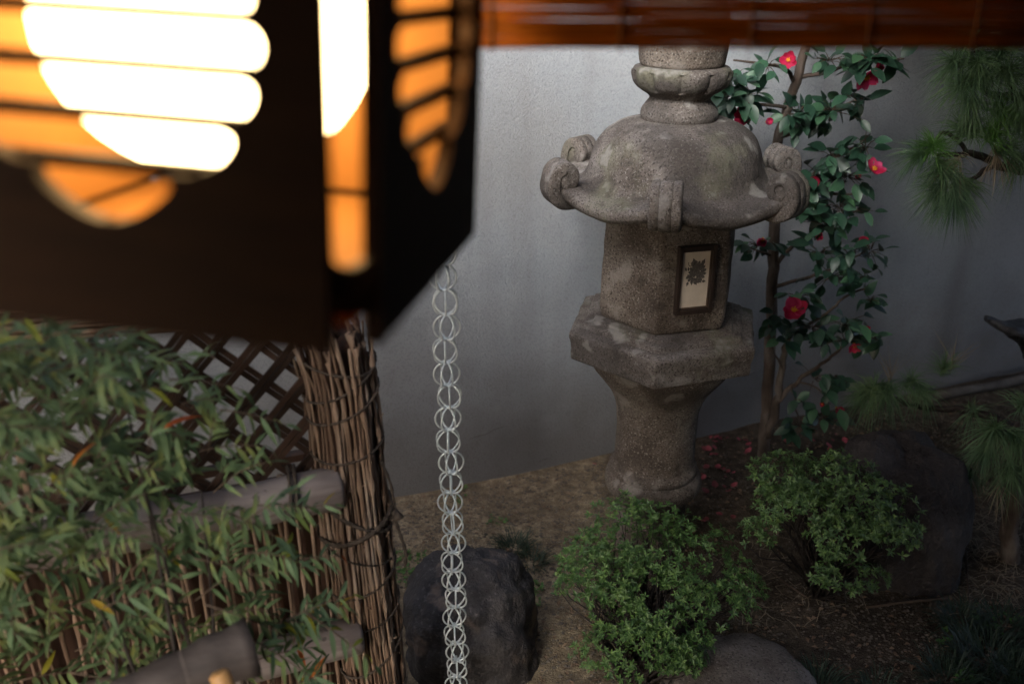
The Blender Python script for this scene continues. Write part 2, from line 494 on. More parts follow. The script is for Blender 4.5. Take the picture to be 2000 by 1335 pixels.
# hexagonal platform
hx = lambda p: (lambda ph, r, z: hexr(ph, p))
def plat(ph, r, z):
    k = hexr(ph, 220)
    if .766 < z < .842 and r > .29:        # carved wave on the sides
        cut = .812 + .024 * sin(ph * 6 + .7) + .008 * sin(ph * 17)
        k *= 1 - .013 * min(1, max(0, (cut - z) / .012)) * (1 if z > .785 + .012 * sin(ph * 9) else .45)
    return k
lathe_part('platform', [(.21, .757), (.305, .757), (.315, .760)] + dense([(.320, .768), (.325, .842)], 9) + [(.322, .851), (.312, .856)]
           + [(.288, .859), (.283, .860), (.279, .871), (.272, .875), (.248, .877), (.243, .884), (.2, .887)], M['granite'], plat, n=180, rough=.0025, rot=radians(-2.5))
# hexagonal light chamber
lathe_part('light_chamber', [(.19, .881), (.203, .883)] + dense([(.214, .892), (.219, .91), (.221, .93), (.218, 1.06), (.214, 1.2), (.21, 1.262)], 4), M['granite_brown'], hx(60), n=144, rough=.004, rot=radians(-6))

# roof: a round dome that opens out into a six-cornered eave
RROT = radians(-2.5)
ctrl = [(.06, 1.490, 0), (.12, 1.490, 0), (.172, 1.480, 0), (.212, 1.455, 0), (.238, 1.418, 0), (.253, 1.380, .05), (.265, 1.350, .15), (.284, 1.327, .38), (.312, 1.311, .7), (.352, 1.298, .95), (.392, 1.283, 1)]
prof = smoothp(ctrl, 6)
under = [(.398, 1.273, 1), (.397, 1.258, 1), (.383, 1.246, 1), (.35, 1.243, 1), (.30, 1.243, 1), (.22, 1.24, 1)]
rows = []
n = 252
def roof_pt(r, z, w, ph, up):
    h = hexr(ph, 16)
    k = 1 - w + w * h
    c = max(0.0, 1 - abs(((ph + pi / 6) % (pi / 3)) - pi / 6) / (pi / 6))    # 1 on a corner, 0 mid edge
    if w > 0: z = z + w * w * .044 * c ** 1.8 * (max(0, r - .27) / .11)
    rr = r * k
    if up and r < .262 and r > .12:
        arc = abs(((ph + pi / 6) % (pi / 3)) - pi / 6) * rr
        band = 1 - min(1, max(0, (arc - .040) / .008))
        rr += .0022 * band
        for gx in (.022, .043):
            rr -= .0018 * max(0, 1 - abs(arc - gx) / .006)
    return rr, z
for i, (r, z, w) in enumerate(prof + under):
    row = []
    for k in range(n):
        ph = 2 * pi * k / n
        rr, zz = roof_pt(r, z, min(1, max(0, w)), ph, i < len(prof))
        az = TOCAM + RROT + ph
        p = Vector((LX + rr * cos(az), LY + rr * sin(az), zz))
        d = .004 * fbm(p, 12, 4, 1.0) + .004 * fbm(p, 4, 2, 7.0)
        p += Vector((cos(az) * .6, sin(az) * .6, .8)) * d
        row.append(p)
    rows.append(row)
rows.reverse()
roof = loft(rows, n).build('roof', M['granite'], lan)
autosmooth(roof, 50)

# six fern scrolls on the corners: a grooved band rolled into a spiral
spath = [(.300, 1.272), (.330, 1.266), (.362, 1.272), (.384, 1.296), (.389, 1.33), (.382, 1.364), (.362, 1.386), (.336, 1.388), (.318, 1.372), (.313, 1.350), (.322, 1.330), (.340, 1.324), (.352, 1.336), (.350, 1.350), (.341, 1.352)]
spath = smoothp([(.364 + (r - .35) * .86, 1.300 + (z - 1.30) * .86) for r, z in spath], 3)
for ci in range(6):
    az = TOCAM + RROT + ci * pi / 3
    er, et = Vector((cos(az), sin(az), 0)), Vector((-sin(az), cos(az), 0))
    rows = []
    m = len(spath)
    for i, (r, z) in enumerate(spath):
        q0, q1 = spath[max(0, i - 1)], spath[min(m - 1, i + 1)]
        tx, tz = q1[0] - q0[0], q1[1] - q0[1]
        l = sqrt(tx * tx + tz * tz) or 1
        nxr, nzr = tz / l, -tx / l                       # outward side of the roll
        wdt = .044 * (1 - .12 * i / m)
        th = .0185 * (1 - .42 * i / m)
        row = []
        cs = [(-1, -1), (-1, .55), (-.93, .9), (-.84, 1.0), (-.47, 1.0), (-.40, .80), (-.33, 1.0), (.33, 1.0), (.40, .80), (.47, 1.0), (.84, 1.0), (.93, .9), (1, .55), (1, -1)]
        for (cx, cy) in cs:
            p = LAN + er * (r + nxr * th * cy) + et * (wdt * cx)
            p.z = z + nzr * th * cy
            p += (er + Vector((0, 0, 1))) * .0025 * fbm(p, 25, 3, 4)
            row.append(p)
        rows.append(row)
    scr = autosmooth(loft(rows, len(cs)).build('scroll', M['granite'], lan), 60)
    cc = LAN + er * .3588; cc.z = 1.336
    autosmooth(MB().tube([cc + et * (w_ * .0365) for w_ in (-1, -.9, .9, 1)], [.028, .032, .032, .028], 20).build('scroll_core', M['granite'], scr), 40)

# lotus collar and jewel on top
def petals(ph, r, z):
    if 1.575 < z < 1.628 and r > .11:
        return 1 + .085 * abs(sin(ph * 5)) ** .6 - .06
    return 1.0
lathe_part('collar', smoothp([(.085, 1.474), (.103, 1.482), (.112, 1.500), (.110, 1.518), (.098, 1.534), (.088, 1.546)], 4) + smoothp([(.087, 1.552), (.095, 1.561), (.116, 1.574), (.132, 1.590), (.140, 1.610), (.141, 1.626), (.135, 1.637), (.12, 1.641)], 4),
           M['granite'], petals, n=120, rough=.002)
lathe_part('jewel', smoothp([(.10, 1.638), (.118, 1.642), (.124, 1.66), (.128, 1.70), (.126, 1.74), (.115, 1.79), (.09, 1.84), (.055, 1.88), (.02, 1.91), (.004, 1.93)], 4), M['granite_brown'], n=96, rough=.003)

# framed paper window on the chamber's right front face
az = TOCAM + radians(-6) + radians(30)
wn_ = Vector((cos(az), sin(az), 0)); wr = Vector((-sin(az), cos(az), 0)); wu = Vector((0, 0, 1))
tiltm = Matrix((wr, wn_, wu)).transposed()
wc = LAN + wn_ * .196; wc.z = 1.060
wm = Matrix.Translation(wc) @ tiltm.to_4x4() @ Matrix.Diagonal((.84, 1, .93, 1))
def wbox(name, cx, cz, hx_, hz, y0, y1, mat, parent, bev=.0015):
    o = MB().box((cx, (y0 + y1) / 2, cz), (hx_, (y1 - y0) / 2, hz)).build(name, mat, parent, wm, smooth=False)
    bevel_mesh(o, bev, 2)
    return o
wf = wbox('window', 0, 0, .0655, .106, -.012, -.002, M['frame_wood'], lan)
for sx in (-1, 1):
    wbox('frame_bar', sx * .0625, 0, .007, .1125, -.006, .014, M['frame_wood'], wf)
    wbox('frame_bar', 0, sx * .1045, .0552, .008, -.006, .0135, M['frame_wood'], wf)
    wbox('bead', sx * .0537, 0, .0017, .0960, -.0015, .005, M['bead_wood'], wf, .0006)
    wbox('bead', 0, sx * .0940, .0515, .0018, -.0015, .0048, M['bead_wood'], wf, .0006)
wbox('paper_pane', 0, 0, .0512, .0918, -.0018, .001, M['paper'], wf, .0003)
# dark crest printed on the paper: a wreath of leaves, a crowned head, a curl
cr = MB()
lay = [0]
def leafpoly(cx, cz, ang, L_, w_, lobes=0):
    lay[0] += 1
    yy = .0016 + .00002 * lay[0]
    pts = []
    N_ = 14
    for i in range(N_ + 1):
        t = i / N_
        w = w_ * sin(pi * t ** .8) * (1 + (.25 * sin(t * pi * lobes * 2) if lobes else 0))
        pts.append((t * L_, w))
    poly = pts + [(x, -y) for x, y in reversed(pts[1:-1])]
    ca, sa = cos(ang), sin(ang)
    cr.add([(cx + x * ca - y * sa, yy, cz + x * sa + y * ca) for x, y in poly], [tuple(range(len(poly)))])
CX, CZ = .001, .024
for k in range(13):
    a_ = radians(200 + k * 20.5)
    leafpoly(CX + .018 * cos(a_), CZ + .017 * sin(a_), a_ + .25, .024, .0068, 3)
for k in range(7):
    a_ = radians(40 + k * 27)
    leafpoly(CX + .004 * cos(a_), CZ + .003 * sin(a_), a_, .026, .0072, 2)
leafpoly(CX - .016, CZ - .012, radians(40), .040, .013, 2)
leafpoly(CX + .018, CZ - .014, radians(135), .040, .013, 2)
leafpoly(CX - .002, CZ + .008, radians(105), .042, .012, 2)
leafpoly(CX + .010, CZ + .004, radians(62), .046, .0085, 3)
for k in range(4):
    leafpoly(CX - .036 + k * .008, CZ + .006, radians(104 - 8 * k), .015, .0035)
for k in range(5):
    leafpoly(CX - .026 + k * .013, CZ - .030 + .003 * (k % 2), radians(250 + 25 * k), .015, .0042, 1)
cr.tube([(CX - .020 + (.011 - .0022 * t) * cos(t * 1.35 + 2.6), .0022, CZ + .030 + (.011 - .0022 * t) * sin(t * 1.35 + 2.6)) for t in [i * .25 for i in range(18)]], .0011, 5)
cr.build('crest', M['ink'], wf, wm, smooth=False)

# ------------------------------------------------------------------ rain chain
RCY = 1.85
c_top = at(868, 560, RCY)
rc = thing('rain_chain', (c_top.x, RCY, .05), 'silver rain chain of linked wire rings hanging left of the lantern', 'rain chain')
ringR, pitch = .0300, .0585
mb = MB()
mb.tube([(ringR * cos(t), 0, ringR * sin(t)) for t in [2 * pi * i / 30 for i in range(31)]], .0023, 6, cap=False)
ring_me = mb.mesh('ring', M['zinc'])
kb = MB(); kb.tube([(.0045 * cos(t), .0045 * sin(t), .001 * sin(3 * t)) for t in [2 * pi * i / 12 for i in range(13)]], .0022, 5, cap=False)
knot_me = kb.mesh('knot', M['zinc'])
z = 2.40; i = 0
while z > .08:
    sway = Vector((.0035 * sin(i * 1.9) , .003 * cos(i * 1.3), 0))
    base_a = .10 + (pi / 6 if i % 2 else 0)
    for k in range(3):
        a_ = base_a + k * pi / 3 + U(-.10, .10)
        mtx = Matrix.Translation(Vector((c_top.x, RCY, z)) + sway) @ Matrix.Rotation(a_ + pi / 2, 4, 'Z') @ Matrix.Rotation(U(-.05, .05), 4, 'Y')
        inst('ring', ring_me, rc, mtx)
    inst('knot', knot_me, rc, Matrix.Translation(Vector((c_top.x, RCY, z - pitch / 2)) + sway * .5) @ Matrix.Rotation(U(0, 3), 4, 'Z') @ Matrix.Rotation(U(-.3, .3), 4, 'X'))
    z -= pitch; i += 1

# ------------------------------------------------------------------ hanging lamp, close to the eye
lamp = thing('hanging_lamp', (-.19, .70, 1.66), 'dark wooden hanging lamp with round slatted windows and a glowing globe', 'lamp')
LM = Matrix.Translation((-.1111, .56, CAM_Z)) @ Matrix.Rotation(-.1743, 4, 'Z') @ Matrix.Rotation(-.0373, 4, 'X') @ Matrix.Rotation(.0445, 4, 'Y')
K, S = .0278, .310
CXL, CYL = -S / 2, K + S / 2          # lamp centre in its own frame
TH = .013
ZB, ZT, ZC = -.254, .145, -.056
SLZ = [-.042 + .0326 * j for j in range(-3, 4)]
def half_w(z):
    "half width of the window at height z; pinched in beside every slat so that the slots have rounded ends"
    u = abs(z - ZC) / .1205
    if u >= 1: return 0.0
    w = .117 * (1 - u ** 1.75) ** (1 / 1.75)
    if z < -.14: w *= .77
    dz = min(abs(z - q) for q in SLZ) - .0035
    rr = .0115
    if dz < rr:
        dz = max(dz, 0)
        w -= rr - sqrt(max(0, rr * rr - (rr - dz) ** 2))
    return max(0.0, w)
def lamp_panel():
    mb = MB(); hw = S / 2
    zs = [ZB] + [ZC - .1204 + .2408 * i / 150 for i in range(151)] + [ZT]
    n = len(zs)
    for y in (0, TH):
        for z in zs:
            w = max(.0004, half_w(z))
            mb.v += [(-hw, y, z), (-w, y, z), (w, y, z), (hw, y, z)]
    o = 4 * n
    for i in range(n - 1):
        a, b = 4 * i, 4 * (i + 1)
        mid = i == 0 or i == n - 2
        mb.f += [(a, a + 1, b + 1, b), (a + 2, a + 3, b + 3, b + 2), (o + a, o + b, o + b + 1, o + a + 1), (o + a + 2, o + b + 2, o + b + 3, o + a + 3),
                 (a, b, o + b, o + a), (a + 3, o + a + 3, o + b + 3, b + 3)]
        if mid: mb.f += [(a + 1, a + 2, b + 2, b + 1), (o + a + 1, o + b + 1, o + b + 2, o + a + 2)]
        else: mb.f += [(a + 1, o + a + 1, o + b + 1, b + 1), (a + 2, b + 2, o + b + 2, o + a + 2)]
    mb.f += [(0, o, o + 1, 1), (1, o + 1, o + 2, 2), (2, o + 2, o + 3, 3)]
    t = 4 * (n - 1)
    mb.f += [(t, t + 1, o + t + 1, o + t), (t + 1, t + 2, o + t + 2, o + t + 1), (t + 2, t + 3, o + t + 3, o + t + 2)]
    return mb
panel_me = autosmooth(lamp_panel().build('panel', M['lamp_wood'], lamp, LM @ Matrix.Translation((CXL, 0, 0))), 30)
side = [panel_me]
for q in (1, 2, 3):
    mtx = LM @ Matrix.Translation((CXL, CYL, 0)) @ Matrix.Rotation(q * pi / 2, 4, 'Z') @ Matrix.Translation((0, -CYL, 0))
    side.append(inst('panel', panel_me.data, lamp, mtx))
for q in range(4):
    mtx = LM @ Matrix.Translation((CXL, CYL, 0)) @ Matrix.Rotation(q * pi / 2, 4, 'Z') @ Matrix.Translation((0, -CYL, 0))
    for zz in SLZ:
        hwid = sqrt(max(.0004, .128 ** 2 - (zz - ZC) ** 2))
        MB().box((0, TH + .0045, zz), (hwid, .0042, .0050)).build('slat', M['lamp_wood'], side[q], mtx, smooth=False)
    # corner tie low between two panels
    cm = MB()
    nk = 9
    for y in (0, .01):
        for zrow in (0, 1):
            for i in range(nk):
                t = -1 + 2 * i / (nk - 1)
                zt = -.196 + .012 * abs(t) ** 2.5
                cm.v.append((t * .0175, y, zt if zrow else -.228 + .003 * t * t))
    for i in range(nk - 1):
        cm.f += [(i, i + 1, nk + i + 1, nk + i), (3 * nk + i, 3 * nk + i + 1, 2 * nk + i + 1, 2 * nk + i), (nk + i, nk + i + 1, 3 * nk + i + 1, 3 * nk + i), (2 * nk + i, 2 * nk + i + 1, i + 1, i)]
    cmm = LM @ Matrix.Translation((CXL, CYL, 0)) @ Matrix.Rotation(q * pi / 2, 4, 'Z') @ Matrix.Translation((S / 2 + K / 2, -CYL + K / 2, 0)) @ Matrix.Rotation(pi / 4, 4, 'Z')
    cm.build('corner_tie', M['lamp_wood'], lamp, cmm)
for q in (1, 2, 3):
    mtx = LM @ Matrix.Translation((CXL, CYL, 0)) @ Matrix.Rotation(q * pi / 2, 4, 'Z') @ Matrix.Translation((0, -CYL, 0))
    if q != 1:
        MB().box((0, TH + .0110, ZC), (.150, .0008, .165)).build('paper_lining', M['lining'], side[q], mtx, smooth=False)
mb = MB(); mb.box((0, 0, -.234), (S / 2 + .008, S / 2 + .008, .006)); mb.build('base', M['lining'], lamp, LM @ Matrix.Translation((CXL, CYL, 0)), smooth=False)
mb = MB(); mb.box((0, 0, .158), (.20, .20, .012)); bevel_mesh(mb.build('lid', M['lamp_wood'], lamp, LM @ Matrix.Translation((CXL, CYL, 0)), smooth=False), .003)
gm = MB()
nn, mm = 40, 24
GR = .131
for j in range(mm + 1):
    t = pi * j / mm
    for k in range(nn):
        gm.v.append((GR * sin(t) * cos(2 * pi * k / nn), GR * sin(t) * sin(2 * pi * k / nn), GR * .93 * cos(t)))
gm.f = [(j * nn + k, (j + 1) * nn + k, (j + 1) * nn + (k + 1) % nn, j * nn + (k + 1) % nn) for j in range(mm) for k in range(nn)]
gm.build('globe', M['glow'], lamp, LM @ Matrix.Translation((CXL - .009, CYL, -.056)))
MB().tube([(0, 0, .16), (0, 0, .47)], .004, 6).build('cord', M['rope'], lamp, LM @ Matrix.Translation((CXL, CYL, 0)))

# ------------------------------------------------------------------ bamboo blind across the top
B0, B1 = at(880, 96, .93), at(2080, 94, 1.12)
bl = thing('bamboo_blind', (B0.x, B0.y, B0.z), 'brown bamboo slat blind hanging across the top, lit orange beside the lamp', 'blind')
bdir = (B1 - B0); blen = bdir.length; bdir.normalize()
for k in range(36):
    zoff = .003 + k * .0056
    pts = [B0 + bdir * (blen * t / 6) + Vector((0, 0, zoff + .0006 * sin(k * 3.7 + t * 1.9))) for t in range(7)]
    MB().tube(pts, (.0031 if k not in (9, 15) else .0024) + .0002 * sin(k * 7.1), 6).build('slat', M['blind'], bl)
nrm = Vector((bdir.y, -bdir.x, 0)).normalized()
for px in (960, 1206, 1460, 1686, 1892):
    t = 0; best = 1e9
    for i in range(400):
        q = B0 + bdir * (blen * i / 400)
        sx = 1000 + FPX * q.x / (q.y * CP + (CAM_Z - q.z) * SP)
        if abs(sx - px) < best: best, t = abs(sx - px), i / 400
    p = B0 + bdir * (blen * t) + nrm * .0045
    MB().tube([p + Vector((0, 0, -.002)), p + Vector((0, 0, .21))], .0016, 5).build('thread', M['thread'], bl)

# ------------------------------------------------------------------ rounded twig-roll fence with lattice
F0 = Vector((-.353, 1.70, 0))
def FP(s, z, off=0.0):
    p = F0 + WD * s + WN * off
    return Vector((p.x, p.y, z))
fen = thing('twig_fence', F0, 'bamboo lattice fence edged by a thick roll of bundled twigs, behind the leafy shrub', 'fence')
# horizontal roll along the top, running off to the left
roll = [(-1.6 + 1.56 * i / 12, 1.375 - .055 * (i / 12) ** 1.5) for i in range(13)]
MB().tube([FP(s, z, -.02) for s, z in roll], .052, 12).build('core', M['bamboo_dark'], fen)
for k in range(26):
    an = 2 * pi * k / 26 + U(-.06, .06); rr = .058 + U(-.004, .008)
    pts, rad = [], []
    rb = U(.003, .0046); ph = rnd.randint(0, 3)
    for i, (s, z) in enumerate(roll):
        for j in range(2):
            t = (i + j * .5)
            pts.append(FP(s + j * .065, z + rr * sin(an) + .002 * sin(t * 2 + k), -.02 + rr * cos(an) + .002 * cos(t * 1.7 + k)))
            rad.append(rb * (1.6 if (2 * i + j + ph) % 4 == 0 else 1.0))
    MB().tube(pts, rad, 5).build('twig', M['bamboo_twig'], fen)
# the upright end bundle
cl = smoothp([(-.022, 1.25), (-.012, 1.12), (-.006, .95), (-.001, .75), (.006, .5), (.014, .25), (.02, -.06)], 6)
MB().tube([FP(s, z) for s, z in cl[2:]], .060, 14).build('core', M['bamboo_dark'], fen)
ROLLR = .070
NR = 62
for k in range(NR + 26):
    inner = k >= NR
    an0 = 2 * pi * k / NR + U(-.05, .05) if not inner else U(0, 2 * pi)
    rr0 = ROLLR + U(-.005, .009) if not inner else U(.02, .062)
    tw = U(-.10, .10)
    rb = U(.0024, .0038)
    ztop = U(1.20, 1.285) if not inner else U(1.24, 1.30)
    zbot = -.05 if not inner else 1.0
    lean = U(-.05, .02) if not inner else U(-.08, .03)
    pts, rad = [], []
    step = .0275; z = zbot; acc = U(0, .16)
    while z <= ztop + 1e-6:
        c = min(cl, key=lambda q: abs(q[1] - z))
        an = an0 + tw * (z - .6)
        r_ = rr0 + .002 * sin(z * 23 + k) + (.003 * max(0, z - 1.08) / .2 if not inner else 0)
        bend = lean * max(0, z - 1.05) ** 2 * 18
        pts.append(FP(c[0] + r_ * cos(an) + bend, z, r_ * sin(an)))
        acc += step
        if acc > .16: acc = 0; rad.append(rb * 1.9)
        else: rad.append(rb * (1 - .25 * (acc / .16)))
        z += step
    if len(pts) < 3: continue
    mbt = MB(); mbt.tube(pts, rad, 5)
    o = mbt.build('twig', M['bamboo_twig'], fen)
    if not inner and rnd.random() < .7:                       # side stubs at the nodes
        for i, r_ in enumerate(rad):
            if r_ > rb * 1.8 and rnd.random() < .5:
                d = (WN * U(.2, 1) + WD * U(-1, 1)).normalized() * U(.008, .02) + Vector((0, 0, U(.006, .03)))
                MB().tube([pts[i], pts[i] + d], [rb * .7, rb * .3], 4).build('stub', M['bamboo_twig'], o)
# ties
def rope(pts, r=.0042, name='rope_tie'):
    sp = smoothp([tuple(p) for p in pts], 6)
    MB().tube(sp, [r * (1 + .28 * sin(i * 2.1)) for i in range(len(sp))], 6).build(name, M['rope'], fen)
def tie_ring(zc, slope, r=.0035, R_=.079):
    pts = []
    for i in range(13):
        a_ = -.35 + (pi + .7) * i / 12
        s, z = 0, zc
        best = min(cl, key=lambda c: abs(c[1] - zc) + (2 if c[0] < -.3 else 0))
        pts.append(FP(best[0] + R_ * cos(a_), zc + slope * cos(a_) - .012 * sin(a_), R_ * sin(a_)))
    rope(pts, r)
tie_ring(1.075, .03, .0028); tie_ring(.97, .012, .0028); tie_ring(.80, -.05, .0052); tie_ring(.775, .03, .0058, .083); tie_ring(.62, .03, .0028); tie_ring(.40, .05, .0028); tie_ring(1.17, -.02, .003); tie_ring(1.13, .035, .0026); tie_ring(.70, -.03, .0022); tie_ring(.52, .02, .0024); tie_ring(.32, -.03, .0026)
kn = FP(.075, .79, .055)
MB().tube([kn + Vector((.0, 0, .012)), kn + Vector((.012, -.006, 0)), kn + Vector((-.004, -.008, -.012))], [.008, .012, .006], 7).build('knot', M['rope'], fen)
rope([kn, kn + Vector((.012, -.006, -.05)), kn + Vector((.022, -.004, -.10)), kn + Vector((.018, -.002, -.14))], .004)
rope([FP(.055, .93, .05), FP(.075, .86, .04), FP(.083, .78, .03)], .0036)
# lattice of split bamboo, two layers
ang = radians(46)
for dirn in (-1, 1):
    for k in range(-22, 14):
        c0 = k * .088
        # line s = c0 + dirn*(z-.9)*tan(ang)
        zs, ze = .86, 1.275
        for dd in (0, .019):
            sa = c0 + dd + dirn * (zs - .86) / math.tan(ang)
            sb = c0 + dd + dirn * (ze - .86) / math.tan(ang)
            if max(sa, sb) < -1.25 or min(sa, sb) > -.07: continue
            zs2, ze2, sa2, sb2 = zs, ze, sa, sb
            if max(sa2, sb2) > -.045:           # stop at the roll
                zc = .86 + (-.045 - c0 - dd) * dirn * math.tan(ang)
                if dirn > 0: ze2, sb2 = zc, -.045
                else: zs2, sa2 = zc, -.045
            if ze2 - zs2 < .03: continue
            pa, pb = FP(sa2, zs2, .006 * dirn), FP(sb2, ze2, .006 * dirn)
            ax_ = (pb - pa); L_ = ax_.length; ax_.normalize()
            side_ = ax_.cross(WN).normalized()
            rm = Matrix((ax_, side_, WN)).transposed()
            MB().box((pa + pb) / 2, (L_ / 2, .0058, .0028), rm).build('lattice_strip', M['lattice'], fen, smooth=False)
# rails
def rail(s0, s1, z, r, off):
    pts, rad = [], []
    N_ = 26
    for i in range(N_ + 1):
        s = s0 + (s1 - s0) * i / N_
        pts.append(FP(s, z + .003 * sin(i * .8), off)); rad.append(r * (1.0 + .012 * sin(i * .5)))
    e = pts[-1]
    pts += [e + WD * .006, e + WD * .010]; rad += [r * .93, r * .75]
    return MB().tube(pts, rad, 28).build('rail', M['rail'], fen)
rail(-1.5, -.045, .888, .047, .058)
rail(-1.5, -.03, .484, .044, .062)
for s, z in ((-.155, .888), (-.75, .888), (-.30, .484)):
    for d in (0, .012):
        rope([FP(s + d, z - .035, .03), FP(s + d + .004, z - .02, .108), FP(s + d + .008, z + .02, .112), FP(s + d + .012, z + .056, .075), FP(s + d + .015, z + .06, .03)], .0042)
MB().box(FP(-.8, .945, -.012), (.78, .012, .008), FACE).build('lattice_sill', M['bamboo_dark'], fen, smooth=False)
# upright twigs below the rail
reed_mes = []
for v in range(6):
    mbx = MB(); pts, rad = [], []
    off = U(0, .2)
    for i in range(30):
        zz = i * .93 / 29
        bumpn = 1.6 if int((zz + off) / .17) != int((zz + off - .032) / .17) else 1.0
        pts.append((.004 * sin(zz * 9 + v), .003 * cos(zz * 7 + v), zz)); rad.append(.0042 * bumpn)
    mbx.tube(pts, rad, 6)
    reed_mes.append(mbx.mesh('reed', M['bamboo_twig']))
k = 0
s = -1.15
while s < -.05:
    hgt = 1.0 if s > -.62 else 1.28
    p = FP(s, -.03, .012 + U(-.006, .008))
    inst('reed', reed_mes[k % 6], fen, Matrix.Translation(p) @ Matrix.Rotation(U(-.02, .02), 4, 'Y') @ Matrix.Rotation(U(0, 6), 4, 'Z') @ Matrix.Diagonal((1, 1, hgt * U(.97, 1.02), 1)))
    s += U(.015, .024); k += 1
MB().box(FP(-.62, .44, -.028), (.58, .006, .45), FACE).build('backing', M['bamboo_dark'], fen, smooth=False)

# ------------------------------------------------------------------ rocks
def rock(name, c, rad, mat, label, seed, lean=(0, 0), sub=5, amp=.16, facet=.5, flat=1.0, cat='rock', group=None):
    bm = bmesh.new()
    bmesh.ops.create_icosphere(bm, subdivisions=sub, radius=1.0)
    for v in bm.verts:
        d = v.co.normalized()
        q = Vector((abs(d.x) ** 3, abs(d.y) ** 3, abs(d.z) ** 3))
        sq = (q.x + q.y + q.z) ** (-1 / 3)
        r = (1 - facet) + facet * sq
        r *= 1 + amp * fbm(d, 1.3, 3, seed) + amp * .3 * fbm(d, 4.5, 4, seed + 3) + .018 * fbm(d, 12, 4, seed)
        z = d.z * rad[2] * r
        if z > 0: z *= flat
        h = (d.z + 1) / 2
        v.co = Vector((d.x * rad[0] * r + lean[0] * h, d.y * rad[1] * r + lean[1] * h, z))
    me = bpy.data.meshes.new(name); bm.to_mesh(me); bm.free()
    me.polygons.foreach_set('use_smooth', [True] * len(me.polygons)); me.materials.append(mat)
    o = put(bpy.data.objects.new(name, me), None, Matrix.Translation(Vector(c)))
    return tag(o, label, cat, group)
rock('garden_rock', (-.135, 2.12, .060), (.205, .19, .270), M['rock_dark'], 'dark rounded boulder with pale flecks behind the rain chain', 1.3, lean=(.02, 0), facet=.45, amp=.17)
rock('garden_rock', (1.325, 2.53, .10), (.235, .20, .385), M['rock_brown'], 'tall dark brown boulder right of the rear azalea', 4.4, lean=(-.05, .02), facet=.35, amp=.15)
sp = on_ground(1440, 1330)
rock('stepping_stone', (sp.x, sp.y - .03, -.01), (.225, .22, .075), M['step_stone'], 'low flat grey stepping stone at the bottom edge, below the front azalea', 8.2, facet=.4, amp=.10, cat='stone')
sp = on_ground(1318, 1312)
rock('small_stone', (sp.x, sp.y, .01), (.055, .05, .04), M['step_stone'], 'small rounded stone under the front azalea beside the stepping stone', 2.2, sub=4, cat='stone')

# ------------------------------------------------------------------ leaves
def leaf_mesh(name, mat, L_, w_, fold=.25, droop=.2, segs=5, tipw=1.0):
    mb = MB()
    for i in range(segs + 1):
        t = i / segs
        w = w_ * (sin(pi * min(1, t ** .85 * .97 + .015))) ** .9
        x = L_ * t; z = -droop * L_ * t * t
        mb.v += [(x, -w, z + fold * w), (x, 0, z), (x, w, z + fold * w)]
    for i in range(segs):
        a_ = i * 3
        mb.f += [(a_, a_ + 1, a_ + 4, a_ + 3), (a_ + 1, a_ + 2, a_ + 5, a_ + 4)]
    return mb.mesh(name, mat)

def orient(p, d, up, roll=0.0, sc=1.0):
    d = Vector(d).normalized()
    y = Vector(up).cross(d)
    if y.length < 1e-4: y = d.orthogonal()
    y.normalize(); zz = d.cross(y)
    m = Matrix((d, y, zz)).transposed().to_4x4()
    return Matrix.Translation(p) @ m @ Matrix.Rotation(roll, 4, 'X') @ Matrix.Scale(sc, 4)

def rdir(zlo=-1, zhi=1):
    z = U(zlo, zhi); a_ = U(0, 2 * pi); r = sqrt(1 - z * z)
    return Vector((r * cos(a_), r * sin(a_), z))

# camellia -----------------------------------------------------------
cb = gpt(1492, 890)
cam_t = thing('camellia_tree', cb, 'slender camellia tree with glossy leaves and crimson flowers, right of the lantern', 'tree')
def limb_px(path, r0, r1, name='branch', mat='bark', n=8, wob=.006):
    ctrl = [tuple(at(px, py, Y)) for px, py, Y in path]
    p = smoothp(ctrl, 6)
    m_ = len(p)
    pts = [Vector(q) + Vector((fbm(q, 20, 2, 1), fbm(q, 20, 2, 5), 0)) * wob for q in p]
    return MB().tube(pts, [r0 + (r1 - r0) * i / (m_ - 1) for i in range(m_)], n)
base_px = (1490, 905, 3.24)
limb_px([base_px, (1498, 780, 3.22), (1506, 640, 3.20), (1510, 500, 3.2), (1514, 380, 3.2), (1518, 290, 3.2), (1545, 190, 3.2), (1572, 100, 3.2), (1590, 20, 3.2)], .025, .015).build('trunk', M['bark'], cam_t)
